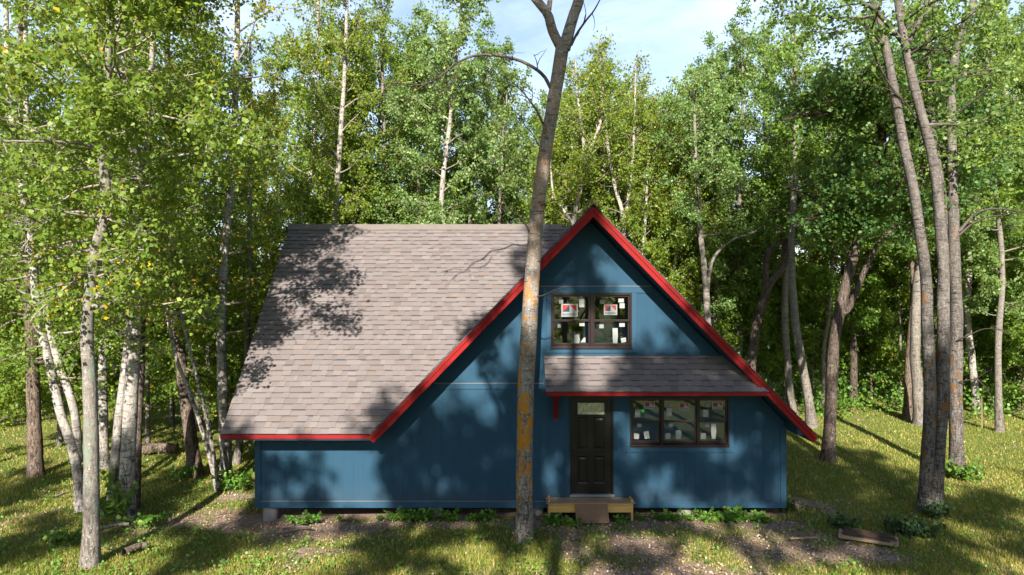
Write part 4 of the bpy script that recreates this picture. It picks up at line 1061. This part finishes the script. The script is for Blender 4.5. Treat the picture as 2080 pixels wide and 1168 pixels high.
t.done('leaf_aspen', 0.09, tint_bias=-0.08)

t = Tree('aspen_tree', 'orange brown trunk just right of the twin trunked tree',
         [(1944, 963), (1942, 860), (1941, 760), (1943, 640), (1938, 515), (1935, 360), (1932, 190), (1946, 80), (1972, 20)], 17.3, 15.0, 0.17, 'bark_orange_some', seed=31, rtop=0.05)
t.stem([(1940, 560), (1920, 430), (1905, 330), (1895, 260)], 17.4, 0.09, 0.05, 13.0)
t.dead([(1948, 470), (1985, 432), (2030, 424), (2082, 432)], [17.2, 17.0, 16.8, 16.6], 0.04, 0.012, 5)
t.dead([(1948, 478), (1975, 455), (2010, 440), (2060, 436)], [17.2, 17.1, 16.9, 16.7], 0.03, 0.012, 5)
t.dead([(1946, 690), (1970, 680), (2000, 668), (2040, 670)], [17.1, 16.9, 16.7, 16.5], 0.022, 0.006, 4)
t.dead([(1950, 775), (1985, 772), (2010, 800), (2022, 832)], [17.1, 16.8, 16.6, 16.4], 0.016, 0.005, 5)
t.crown(6.6, 14.8, 26, 2.5, el=(0, 45), lpt=9, twd=7); t.done('leaf_oak', 0.10, tint_bias=0.2)

# the oak that arches over the lawn
t = Tree('oak_tree', 'spreading dark oak on the right lawn whose arching limbs reach left over the cabin roof',
         [(1683, 935), (1686, 850), (1690, 760), (1696, 690), (1706, 630), (1722, 565), (1742, 490), (1760, 426), (1774, 360), (1792, 290), (1790, 245)], 18.8, 10.3, 0.165, 'bark_dark', seed=40, rtop=0.09, k=16)
t.stem([(1790, 262), (1775, 236), (1750, 222), (1716, 219), (1668, 230), (1625, 238), (1585, 244)], [18.8, 18.6, 18.4, 18.2, 18.0, 17.8, 17.6], 0.075, 0.02)
t.stem([(1702, 640), (1722, 630), (1740, 590), (1765, 530), (1790, 486), (1816, 462)], [18.8, 18.7, 18.6, 18.4, 18.3, 18.2], 0.085, 0.04, 9.5)
t.stem([(1758, 440), (1790, 410), (1816, 382), (1838, 355), (1850, 300)], [18.8, 18.7, 18.6, 18.5, 18.4], 0.07, 0.03, 10.5)
t.stem([(1752, 452), (1720, 448), (1682, 432), (1650, 440), (1610, 460)], [18.8, 18.6, 18.3, 18.0, 17.8], 0.05, 0.015)
t.stem([(1735, 510), (1700, 460), (1668, 420), (1640, 395), (1590, 380)], [18.8, 18.9, 19.0, 19.1, 19.2], 0.045, 0.015)
t.crown(8.4, 10.2, 14, 2.6, el=(0, 50), lpt=10, twd=7); t.crown(6.4, 8.6, 9, 2.4, el=(-5, 25), lpt=9)
for k_, n_, L_ in ((1, 34, 2.2), (2, 18, 2.1), (3, 15, 2.1), (4, 22, 1.9), (5, 24, 2.1)):
    P_, R_ = t.stems[k_]
    o_ = np.argsort(P_[:, 2]); z0_, z1_ = P_[:, 2].min(), P_[:, 2].max()
    A_ = []
    for q_ in range(n_):        # limbs spread along the stem, not by height
        i_ = t.rng.integers(len(P_) // 4, len(P_))
        A_.append(np.vstack([P_[i_:i_ + 1], P_[i_:i_ + 1] + [[0, 0, 0.01]]]))
    for a_ in A_:
        t.leaves.append(crown(t.rng, t.wd, a_, np.array([0.03, 0.03]), a_[0, 2] - 0.01, a_[0, 2], 1, L_, el=(5, 25), sub=2.2, twd=8, lpt=10, low=1.0, ltop=1.0))
t.done('leaf_deep', 0.11, hang=0.1, up=0.9)

t = Tree('oak_tree', 'dark crooked trunk leaning right just behind the red gable edge', [(1522, 840), (1527, 737), (1535, 670), (1548, 620), (1565, 575), (1590, 540), (1600, 490), (1618, 440), (1630, 390)], 24.5, 11.5, 0.19, 'bark_dark', seed=41, rtop=0.05)
t.stem([(1556, 600), (1556, 545), (1560, 515), (1582, 490), (1610, 470), (1640, 430)], 24.5, 0.12, 0.05, 10.5)
t.crown(6.5, 11.2, 20, 2.8, el=(0, 45), lpt=10); t.crown(7.5, 10.3, 12, 2.4, which=1, el=(0, 40)); t.done('leaf_oak', 0.11, up=0.8)
t = Tree('aspen_tree', 'slim upright grey trunk nearer to the red roof edge than its twin', [(1612, 842), (1604, 790), (1596, 690), (1594, 620), (1597, 540), (1602, 450), (1608, 350)], 25.4, 14.0, 0.15, 'bark_aspen', seed=42)
t.crown(6.0, 13.8, 28, 2.5, el=(0, 50)); t.done('leaf_aspen', 0.095)
t = Tree('aspen_tree', 'mottled grey trunk with a leaning foot between roof edge and lawn oak', [(1651, 867), (1640, 800), (1630, 742), (1619, 680), (1611, 600), (1608, 500), (1612, 400)], 23.3, 13.5, 0.16, 'bark_aspen', seed=43)
t.crown(6.0, 13.3, 28, 2.5, el=(0, 50)); t.done('leaf_oak', 0.10, tint_bias=0.1)
t = Tree('aspen_tree', 'thin pale trunk close behind the lawn oak', [(1674, 822), (1671, 760), (1674, 700), (1684, 640), (1690, 560)], 27.5, 12.0, 0.10, 'bark_aspen', seed=44)
t.crown(5.5, 11.8, 24, 2.4, el=(0, 45)); t.done('leaf_oak', 0.10)
t = Tree('aspen_tree', 'tall grey trunk at the back of the lawn just left of the twin trunks', [(1868, 862), (1864, 790), (1859, 716), (1861, 620), (1866, 540), (1870, 420)], 23.7, 14.5, 0.185, 'bark_aspen', seed=45)
t.crown(6.5, 14.3, 32, 2.8, el=(0, 50)); t.done('leaf_aspen', 0.095)
t = Tree('aspen_tree', 'short seeming trunk stub behind the tall grey trunk at the back of the lawn', [(1844, 850), (1845, 780), (1850, 690), (1856, 600), (1852, 480)], 24.8, 12.5, 0.15, 'bark_brown', seed=46)
t.crown(5.0, 12.3, 26, 2.6, el=(-5, 45)); t.done('leaf_oak', 0.10)
t = Tree('aspen_tree', 'dark trunk in the shade at the far right edge of the photo', [(2076, 830), (2070, 720), (2068, 600), (2062, 480)], 27.0, 13.5, 0.15, 'bark_brown', seed=47)
t.crown(4.0, 13.3, 30, 3.0, el=(-5, 45)); t.done('leaf_oak', 0.10, tint_bias=-0.1)
t = Tree('birch_tree', 'grey birch trunk between the orange trunk and the far right edge', [(1985, 838), (1975, 740), (1965, 640), (1972, 500), (1985, 350), (2010, 200), (2000, 90)], 26.0, 15.0, 0.14, 'bark_birch', seed=48)
t.stem([(1978, 420), (2010, 300), (2045, 180), (2030, 80)], 26.0, 0.09, 0.05, 14.5)
t.crown(7.5, 14.8, 30, 2.8, el=(0, 45)); t.done('leaf_aspen', 0.095)

# birches and aspens right behind the roof
t = Tree('birch_tree', 'forked white birch with yellowing leaves right behind the gable peak', [(1158, 900), (1160, 620), (1166, 450), (1180, 380), (1188, 330), (1205, 290), (1220, 245), (1224, 180)], 24.0, 13.3, 0.13, 'bark_birch', seed=50, rtop=0.02)
t.stem([(1182, 370), (1186, 300), (1178, 230), (1172, 180)], 24.0, 0.07, 0.03, 12.8)
t.stem([(1164, 455), (1140, 420), (1124, 395), (1118, 330)], 24.0, 0.05, 0.02, 11.0)
t.crown(6.6, 13.0, 34, 1.9, el=(10, 65), lpt=12); t.crown(8, 12.6, 16, 1.6, which=1, el=(10, 60)); t.crown(7, 10.8, 10, 1.4, which=2, el=(0, 50)); t.done('leaf_gold', 0.08, hang=0.7, tint_bias=-0.04)
t = Tree('birch_tree', 'slim white birch leaning left behind the right slope of the gable', [(1275, 900), (1272, 620), (1266, 450), (1252, 390), (1240, 335), (1232, 270), (1225, 200)], 25.0, 13.4, 0.12, 'bark_birch', seed=51, rtop=0.02)
t.stem([(1268, 470), (1276, 400), (1284, 330), (1288, 260)], 25.0, 0.07, 0.03, 13.0)
t.crown(6.4, 13.1, 32, 2.0, el=(10, 62), lpt=12); t.crown(7.5, 12.8, 18, 1.7, which=1, el=(10, 60)); t.done('leaf_gold', 0.08, hang=0.7, tint_bias=-0.1)
t = Tree('aspen_tree', 'grey tree with two stems close together right of the gable', [(1442, 860), (1440, 700), (1434, 590), (1428, 520), (1420, 450), (1415, 380)], 24.2, 12.2, 0.15, 'bark_aspen', seed=52)
t.stem([(1436, 600), (1444, 540), (1460, 510), (1490, 486), (1530, 472), (1560, 450)], [24.2, 24.1, 24.0, 23.9, 23.8, 23.7], 0.075, 0.02)
t.crown(6.2, 12.0, 28, 2.4, el=(5, 55)); t.done('leaf_aspen', 0.09)
t = Tree('aspen_tree', 'narrow tall aspen rising behind the middle of the roof ridge', [(888, 900), (890, 600), (895, 440), (902, 340), (915, 240), (925, 140), (935, 40)], 23.5, 16.8, 0.13, 'bark_birch', seed=53, rtop=0.02)
t.crown(5.5, 16.5, 50, 2.6, el=(5, 60), lpt=15, twd=10); t.done('leaf_aspen', 0.098, hang=0.8, tint_bias=0.08)
t = Tree('aspen_tree', 'low leafy aspen filling the gap between the ridge and the bare trunk', [(1005, 900), (1010, 600), (1015, 420), (1020, 330)], 25.5, 10.9, 0.11, 'bark_aspen', seed=54)
t.crown(4.5, 10.7, 30, 2.2, el=(5, 55)); t.done('leaf_aspen', 0.095)
t = Tree('birch_tree', 'birch touched with yellow leaves left of the middle of the ridge', [(683, 900), (684, 600), (682, 440), (690, 300), (700, 150), (705, 0)], 23.0, 16.0, 0.14, 'bark_birch', seed=55)
t.crown(5.5, 15.8, 44, 2.6, el=(0, 55), lpt=15, twd=10); t.done('leaf_gold', 0.085, hang=0.6, tint_bias=-0.08)
t = Tree('birch_tree', 'white birch stem leaning right at the left end of the ridge', [(600, 900), (604, 600), (610, 455), (622, 400), (635, 320), (640, 200), (645, 60)], 24.5, 16.0, 0.11, 'bark_birch', seed=56)
t.crown(5.5, 15.8, 40, 2.5, el=(0, 55), lpt=12); t.done('leaf_birch', 0.088, hang=0.5, tint_bias=0.05)
t = Tree('aspen_tree', 'tall leafy aspen between the yellow touched birch and the middle aspen', [(790, 900), (790, 600), (785, 420), (780, 250), (775, 100)], 26.0, 16.5, 0.13, 'bark_aspen', seed=57)
t.crown(6.2, 16.3, 40, 2.3, el=(5, 55), lpt=12); t.done('leaf_birch', 0.095, tint_bias=0.0)

# a tall tree behind the photographer: its trunk and crown shade the middle of the front wall and the gable peak
def pxof(x, y, z): return (1040 + x / y * F, 584 - (z - CAMZ) / y * F)
tp = [(-0.65, -3.6, 0), (-0.6, -3.6, 5), (-0.5, -3.7, 10), (-0.2, -3.7, 14)]
t = Tree('aspen_tree', 'tallest dark barked tree behind the photographer, throwing shade on the gable peak', [pxof(*p) for p in tp], [p[1] for p in tp], 20.5, 0.2, 'bark_dark', seed=80)
for bough, n_, (a0, a1), L_ in (([(-0.75, -3.6, 10.2), (-1.2, -1.5, 11.2), (-1.9, 0.8, 11.9), (-2.3, 2.6, 12.0)], 8, (-30, 20), 0.9),):
    t.stem([pxof(*p) for p in bough], [p[1] for p in bough], 0.06, 0.012)
    P_, R_ = t.stems[-1]
    for q_ in range(n_):
        i_ = t.rng.integers(len(P_) * 3 // 4, len(P_)); a_ = np.vstack([P_[i_], P_[i_] + [0, 0, 0.01]])
        t.leaves.append(crown(t.rng, t.wd, a_, np.array([0.02, 0.02]), a_[0, 2] - .01, a_[0, 2], 1, L_, el=(a0, a1), twd=12, lpt=13, low=1.0, ltop=1.0))
t.crown(15.8, 20.2, 30, 2.1, el=(0, 50), lpt=22, twd=13); t.done('leaf_birch', 0.12, tint_bias=-0.2)
# ------------------------------------------------------------------ prototypes copied through the wood
def proto(name, label, ztop, r, bark, leaf, seed, z0, n, L, el, size, x=0.0, y=30.0, **kw):
    px = 1040 + x / y * F
    base = 584 + CAMZ / y * F
    rg = np.random.default_rng(seed)
    pts = [(px + rg.normal() * 4 * i, base - (CAMZ * 0 + ztop * 0.2 * i) / y * F) for i in range(4)]
    t = Tree(name, label, pts, y, ztop, r, bark, BEH, seed=seed, rtop=0.02, lean=0.6)
    cfg = dict(lpt=19, twd=10); cfg.update(kw.pop('crown', {}))
    t.crown(z0, ztop - 0.2, n, L, el=el, **cfg)
    return t.done(leaf, size, **kw)
pA = proto('aspen_tree', 'tall leafy aspen among others in the wood behind the cabin', 15.0, 0.13, 'bark_aspen', 'leaf_aspen', 61, 3.8, 42, 2.9, (0, 58), 0.10, -14.5, 26.5)
pB = proto('birch_tree', 'white stemmed birch among others in the wood behind the cabin', 14.5, 0.12, 'bark_birch', 'leaf_birch', 62, 3.2, 42, 2.8, (-5, 52), 0.095, -11.0, 24.0, hang=0.6, tint_bias=-0.03)
pG = proto('birch_tree', 'yellowing birch among others in the wood behind the cabin', 12.0, 0.10, 'bark_birch', 'leaf_gold', 63, 3.0, 40, 2.5, (8, 62), 0.088, 6.2, 26.5, hang=0.7, tint_bias=-0.05)
pO = proto('oak_tree', 'dark leaved oak among others in the wood behind the lawn', 12.0, 0.16, 'bark_dark', 'leaf_oak', 64, 2.6, 32, 3.2, (-5, 45), 0.115, 14.0, 28.0, up=0.8)
pS = proto('young_tree', 'bushy young tree in the undergrowth at the edge of the wood', 5.2, 0.05, 'bark_brown', 'leaf_oak', 65, 0.4, 26, 1.9, (0, 50), 0.105, 12.0, 29.5, up=0.7, tint_bias=0.1)
pM = proto('young_tree', 'slim half grown tree with leaves low down in the wood', 8.5, 0.07, 'bark_aspen', 'leaf_birch', 66, 1.1, 34, 1.9, (-5, 55), 0.10, -13.0, 21.0, hang=0.5)
r7 = random.Random(17)
def plant(src, pts):
    for (px, y, sc) in pts:
        x = (px - 1040) / F * y
        copy_thing(src, (x, y, 0.0), r7.uniform(0, 6.28), sc)
plant(pA, [(1080, 27.5, .78), (1420, 27, .86), (1475, 29, .98), (985, 29.5, 1.02), (850, 25.5, .98), (760, 29, 1.05), (880, 30, .98), (1060, 31, .80), (1130, 29, .82), (1400, 29, .86), (1452, 26.5, .88), (1500, 27.5, 1.0), (1535, 30, 1.05), (1020, 28.5, .93), (1800, 31, 1.1), (1910, 29, 1.1), (2010, 31, 1.15), (2120, 27, 1.0), (2030, 22.5, 0.9), (-60, 27, 1), (960, 27.5, .86)])
plant(pB, [(240, 24, 1.0), (560, 31, 1.1), (660, 28, 1.08), (720, 25.5, 1.0), (840, 26.5, .98), (-80, 23.5, 1.0), (1960, 34, 1.1), (2140, 31, 1.1)])
plant(pG, [(1150, 26.5, .98), (1262, 28.5, 1.08), (1310, 26, .95), (1355, 29.5, 1.0), (1395, 27.5, .90), (1200, 29.5, 1.12), (1170, 28, 1.06), (1225, 27.5, 1.08), (1330, 27.5, .98), (1375, 25.5, .86), (1110, 25.5, .80), (1290, 30.5, 1.12), (1420, 33, 1.05), (545, 24.5, .9), (1200, 33, 1.1), (700, 32, 1.1)])
plant(pO, [(1760, 33, 1.0), (1850, 33, 1.05), (2040, 34, 1.05), (2110, 24, .85), (90, 34, 1.0), (-20, 30, 1.0)])
plant(pS, [(1560, 28.5, 1.0), (1620, 31, 1.1), (1700, 30, 1.0), (1770, 29, .9), (1830, 31, 1.1), (1950, 29, 1.0), (2010, 27, .9), (2070, 26, 1.0), (2110, 28, 1.2), (20, 26, 1.0), (110, 29, 1.1), (180, 31, 1.2), (290, 33, 1.2), (420, 29, 1.0), (470, 26, .9), (-40, 23, .9), (510, 28, 1.1), (1500, 27, 1.0), (1450, 30, 1.1)])

plant(pM, [(-20, 18.5, .9), (120, 20.5, 1.0), (205, 22.0, 1.05), (300, 20.5, .95), (350, 24, 1.1), (425, 20, .9), (500, 23, 1.0), (545, 28, 1.2), (60, 24, 1.1), (640, 27, 1.1), (740, 28, 1.15), (840, 29, 1.1), (950, 29, 1.1), (1100, 28, 1.05), (1350, 28, 1.1), (1430, 27, 1.0), (1490, 29.5, 1.1), (1545, 29, 1.0), (1595, 28.5, 1.05), (1650, 29, 1.1), (1720, 30.5, 1.1), (1790, 30, 1.1), (1830, 28, .95), (1900, 28.5, 1.0), (1960, 29.5, 1.05), (2020, 28, 1.0), (2090, 27, 1.0)])
# ------------------------------------------------------------------ trees on the photographer's side, seen in the panes and by their shade
pN = proto('aspen_tree', 'tall aspen on the photographer side of the clearing, mirrored in the upper panes', 15.6, 0.15, 'bark_aspen', 'leaf_birch', 71, 12.3, 18, 2.7, (-5, 40), 0.13, 0.6, -22.0, crown=dict(lpt=15, twd=9.5, ltop=0.6, sub=2.0, low=0.75))
pN['group'] = 'trees on the near side of the clearing'
r_near = random.Random(23)
def near(pts):
    for (x, y, sc) in pts: copy_thing(pN, (x, y, 0.0), r_near.uniform(0, 6.28), sc)
near([(-3.6, -6.8, .91), (-6.9, -5.8, .86), (-10.2, -6.4, .90), (-0.4, -7.6, 1.0), (2.7, -6.9, 1.05), (5.4, -6.4, 1.06), (-1.9, -10.3, 1.09), (4.3, -10.2, 1.13), (6.6, -10.4, 1.13), (12.5, -8.0, .95), (7.8, -18.5, 1.05), (-6.4, -18.5, 1.05), (1.8, -19, 1.1), (13.5, -17.0, 1.0), (-14, -16, 1.0), (-13.5, -3.0, .8), (-3.0, -20, 1.1)])
for (x, y, sc) in ((-6, -16, 1.3), (-2.5, -14, 1.2), (1, -18, 1.5), (4.5, -15, 1.2), (8, -17, 1.4), (-10, -18, 1.5), (12, -16, 1.4)):
    copy_thing(pS, (x, y, 0.0), r7.uniform(0, 6.28), sc, 'bushy young tree on the near side of the clearing behind the photographer', 'young trees on the near side of the clearing')

# ------------------------------------------------------------------ far wood, undergrowth, grass, litter, weeds
def far_wood():
    r = np.random.default_rng(91); C = []
    for _ in range(260):
        y = r.uniform(42, 66); x = r.uniform(-1.0, 1.0) * (y * 0.85 + 6)
        h = r.uniform(3, 7.5)
        n = 420; ph = r.uniform(0, 1, n)
        rad = r.uniform(1.4, 2.6) * np.sin(np.pi * (0.12 + 0.83 * ph)) ** 0.7
        a = r.uniform(0, 6.28, n); q = np.sqrt(r.uniform(0, 1, n)) * rad
        C.append(np.stack([x + q * np.cos(a), y + q * np.sin(a), ph * h], 1))
    P = np.vstack(C); t = np.clip(r.uniform(0, 1, len(P)) * 0.9 + 0.1 * np.sin(P[:, 0] * 1.3), 0, 1)
    o = bpy.data.objects.new('far_wood', leaf_mesh('far_wood', r, P, 0.34, M['leaf_birch'], t * 0.9)); link(o)
    tag(o, 'green mass of far trees closing the view behind the wood', 'wood', kind='stuff')
far_wood()
def undergrowth():
    r = np.random.default_rng(92); P = []
    for _ in range(900):
        y = r.uniform(23.5, 40); x = r.uniform(-1, 1) * (y * 0.8 + 3)
        if -7 < x < 7 and y < 26: continue
        if x > 7 and y < 25.0 + 0.6 * math.sin(x): continue
        if -14 < x < -7 and y < 30 and r.uniform() < 0.75: continue
        if x < -14 and y < 26: continue
        n = 90; w = r.uniform(0.4, 0.9); h = r.uniform(0.4, 1.4)
        P.append(np.stack([x + r.normal(size=n) * w * .6, y + r.normal(size=n) * w * .6, np.abs(r.normal(size=n)) * h * 0.55], 1))
    P = np.vstack(P); t = np.clip(r.uniform(0, 1, len(P)) * 0.8 + 0.2 * np.sin(P[:, 0] * 0.9 + P[:, 1]), 0, 1)
    o = bpy.data.objects.new('undergrowth', leaf_mesh('undergrowth', r, P, 0.13, M['leaf_weed'], t, up=0.9)); link(o)
    tag(o, 'ferny green undergrowth along the edge of the wood', 'undergrowth', kind='stuff')
undergrowth()

def grass():
    r = np.random.default_rng(93); N = 640000
    y = 1.0 / r.uniform(1 / 31.0, 1 / 8.6, N); x = r.uniform(-1, 1, N) * (y * 0.78 + 4.5)
    g = grassiness(x, y) + 0.18 * vnoise(x * 4, y * 4, 21, 2)
    ok = r.uniform(0, 1, N) < np.clip((g - 0.16) * 1.6, 0, 1); x, y, g = x[ok], y[ok], g[ok]
    n = len(x); a = r.uniform(0, 6.28, n); hgt = r.uniform(0.02, 0.06, n) * (0.7 + 0.8 * np.clip(g, 0, 1)) * np.where(r.uniform(0, 1, n) < 0.05, 1.7, 1)
    w = r.uniform(0.006, 0.012, n) * (0.55 + y / 26); ln = r.uniform(0.1, 0.8, n) * hgt; b = r.uniform(0, 6.28, n)
    z = ground_z(x, y)
    p0 = np.stack([x - np.cos(a) * w, y - np.sin(a) * w, z - 0.01], 1); p1 = np.stack([x + np.cos(a) * w, y + np.sin(a) * w, z - 0.01], 1)
    p2 = np.stack([x + np.cos(b) * ln, y + np.sin(b) * ln, z + hgt], 1)
    V = np.stack([p0, p1, p2], 1).reshape(-1, 3)
    t = np.clip(r.normal(0.45, 0.2, n) + 0.25 * vnoise(x * 0.8, y * 0.8, 22, 3), 0, 0.9); t = np.where(r.uniform(0, 1, n) < 0.08 + 0.25 * np.clip(vnoise(x * 0.7, y * 0.7, 33, 3), 0, 1), 1.0, t)
    o = bpy.data.objects.new('grass', np_mesh('grass', V, None, np.arange(n * 3).reshape(n, 3), {'tint': np.repeat(t, 3)}, [M['grass']])); link(o)
    tag(o, 'short patchy grass growing over the clearing', 'grass', kind='stuff')
grass()
def ground_cover():
    r = np.random.default_rng(94); P = []
    for _ in range(2600):
        y = 1.0 / r.uniform(1 / 26.0, 1 / 10.8); x = r.uniform(-1, 1) * (y * 0.76 + 2)
        if -5.5 < x < 5.9 and y > 13.75 or grassiness(np.array([x]), np.array([y]))[0] < 0.3: continue
        if r.uniform() > (0.9 if x < -3.5 else 0.45): continue
        n = r.integers(5, 16); w = r.uniform(0.05, 0.16)
        P.append(np.stack([x + r.normal(size=n) * w, y + r.normal(size=n) * w, ground_z(np.array([x]), np.array([y]))[0] + r.uniform(0.02, 0.11, n)], 1))
    P = np.vstack(P)
    o = bpy.data.objects.new('ground_cover', leaf_mesh('ground_cover', r, P, 0.055, M['leaf_weed'], r.uniform(0, 1, len(P)), hang=-0.1, up=1.8)); link(o)
    tag(o, 'clover and small broad leaves low in the grass', 'ground cover', kind='stuff')
ground_cover()
def litter():
    r = np.random.default_rng(95); N = 130000
    y = 1.0 / r.uniform(1 / 27.0, 1 / 8.6, N); x = r.uniform(-1, 1, N) * (y * 0.78 + 4.5)
    g = grassiness(x, y); ok = (r.uniform(0, 1, N) < np.clip(1.1 - g * 1.2, 0.16, 0.85)) & ~((x > -5.5) & (x < 5.9) & (y > 14.1)); x, y = x[ok], y[ok]
    P = np.stack([x, y, ground_z(x, y) + r.uniform(0.004, 0.03, len(x))], 1)
    o = bpy.data.objects.new('leaf_litter', leaf_mesh('leaf_litter', r, P, 0.042, M['litter'], r.uniform(0, 1, len(P)), hang=0, up=2.6)); link(o)
    tag(o, 'dry fallen leaves and bark chips scattered on the bare soil', 'leaf litter', kind='stuff')
    n = 2600; y = 1.0 / r.uniform(1 / 22.0, 1 / 10.8, n); x = r.uniform(-1, 1, n) * (y * 0.76 + 2)
    ok = (grassiness(x, y) < 0.5) & ~((x > -5.5) & (x < 5.9) & (y > 14.1)); x, y = x[ok], y[ok]; n = len(x)
    A = np.stack([x, y, ground_z(x, y) + 0.012], 1); a = r.uniform(0, 6.28, n); l = r.uniform(0.06, 0.30, n)
    B = A + np.stack([np.cos(a) * l, np.sin(a) * l, r.uniform(-0.003, 0.02, n)], 1)
    wd = Wood(); wd.twigs(A, B, r.uniform(0.003, 0.008, n))
    o = bpy.data.objects.new('fallen_twigs', wd.mesh('fallen_twigs', M['bark_brown'])); link(o)
    tag(o, 'small fallen twigs strewn over the bare ground', 'twigs', kind='stuff')
litter()

def weed(label, loc, h, w, n, seed, leaf='leaf_weed', size=0.075, group=None, name='weed_plant', cat='plant'):
    r = np.random.default_rng(seed); root = empty(name, loc, label, cat, group); wd = Wood(); P = []
    for i in range(n):
        a = r.uniform(0, 6.28); l = h * r.uniform(0.5, 1.1); o0 = np.array([r.normal() * w * 0.3, r.normal() * w * 0.25, -0.02]); d = norm(np.array([math.cos(a) * w / h * 0.8, math.sin(a) * w / h * 0.8, 1.0])); q = [o0]
        for _ in range(5): d = norm(d + r.normal(size=3) * 0.12 + [0, 0, -0.05]); q.append(q[-1] + d * l / 5)
        q = np.array(q); wd.tube(q, np.linspace(0.006, 0.002, 6), 4)
        m = int(14 * l / 0.4) + 5; t = r.uniform(0.8, 5, m); k = np.minimum(t.astype(int), 4)
        P.append(q[k] + (q[k + 1] - q[k]) * (t - k)[:, None] + r.normal(size=(m, 3)) * 0.025)
    P = np.vstack(P); P[:, 2] = np.maximum(P[:, 2], 0.01)
    link(bpy.data.objects.new('stems', wd.mesh('stems', M['bark_brown'])), root)
    link(bpy.data.objects.new('leaves', leaf_mesh('leaves', r, P, size, M[leaf], r.uniform(0, 1, len(P)), hang=0.1, up=1.2)), root)
    return root
WG = 'low weeds along the foot of the blue wall'
w1 = weed('low leafy green weed at the foot of the blue wall', ((830 - 1040) / F * 14.05, 14.05, 0), 0.26, 0.30, 16, 1, group=WG, size=0.085)
for (px, y, sc) in ((805, 14.05, .8), (860, 14.0, 1.0), (915, 14.0, .9), (960, 13.95, .6), (985, 14.0, .9), (1120, 13.75, .85), (1140, 13.7, .8), (1165, 13.62, .7), (1262, 13.8, .75), (1305, 14.0, .5), (1345, 14.0, .7), (1370, 14.0, .75), (1400, 14.0, .6), (1430, 13.95, .95), (1455, 14.0, .8), (1485, 13.95, 1.25), (1500, 13.98, .9), (1535, 13.9, .9), (1555, 13.9, .6), (590, 13.9, .55), (620, 13.85, .75), (640, 13.95, .6), (690, 14.0, .35), (770, 14.05, .4)):
    copy_thing(w1, ((px - 1040) / F * y, y, 0), r7.uniform(0, 6.28), sc)
weed('leafy sapling sprouting at the foot of the white two stemmed birch', tuple(W(232, 1000, 14.0) * Vector((1, 1, 0)))[:3], 0.95, 0.45, 16, 2, size=0.11, name='sapling')
weed('round dark green shrub on the lawn right of the slat stack', (W(1852, 1088, 13.15).x, 13.15, 0.0), 0.42, 0.46, 60, 3, 'leaf_dark', 0.085, name='shrub', cat='shrub')
weed('small dark green shrub on the lawn left of the slat stack', (W(1716, 1072, 13.45).x, 13.45, 0.0), 0.30, 0.30, 34, 4, 'leaf_dark', 0.08, name='shrub', cat='shrub')
weed('pale leafy plant hugging the foot of the twin trunked tree', (W(1905, 1048, 14.2).x, 14.2, 0.0), 0.42, 0.40, 22, 5, 'leaf_dark', 0.075)
weed('tuft of green leaves at the foot of the orange lichen trunk', (W(1070, 1098, 12.75).x, 12.78, 0.0), 0.26, 0.24, 14, 6, size=0.06)
weed('wispy green plant in the grass beside the orange brown trunk', (W(1962, 965, 17.0).x, 17.0, 0.0), 0.6, 0.5, 22, 7, size=0.10)
weed('green weeds at the right hand corner of the cabin', (5.95, 14.6, 0.0), 0.42, 0.35, 18, 8, 'leaf_dark', 0.08)
weed('ferny clump at the foot of the two thin white stems', (W(470, 985, 16.3).x, 16.3, 0.0), 0.5, 0.5, 24, 9, size=0.10)
weed('bright broad leaved weeds right of the two stemmed birch', (W(300, 1060, 13.85).x, 13.9, 0.0), 0.3, 0.5, 18, 10, size=0.095)
weed('light green fern beside the stout brown grey trunk', (W(378, 965, 17.3).x, 17.2, 0.0), 0.45, 0.35, 16, 11, size=0.10)
weed('patch of broad green leaves left of the nearest lichen trunk', (W(130, 1095, 12.9).x, 12.9, 0.0), 0.26, 0.45, 18, 12, size=0.09)
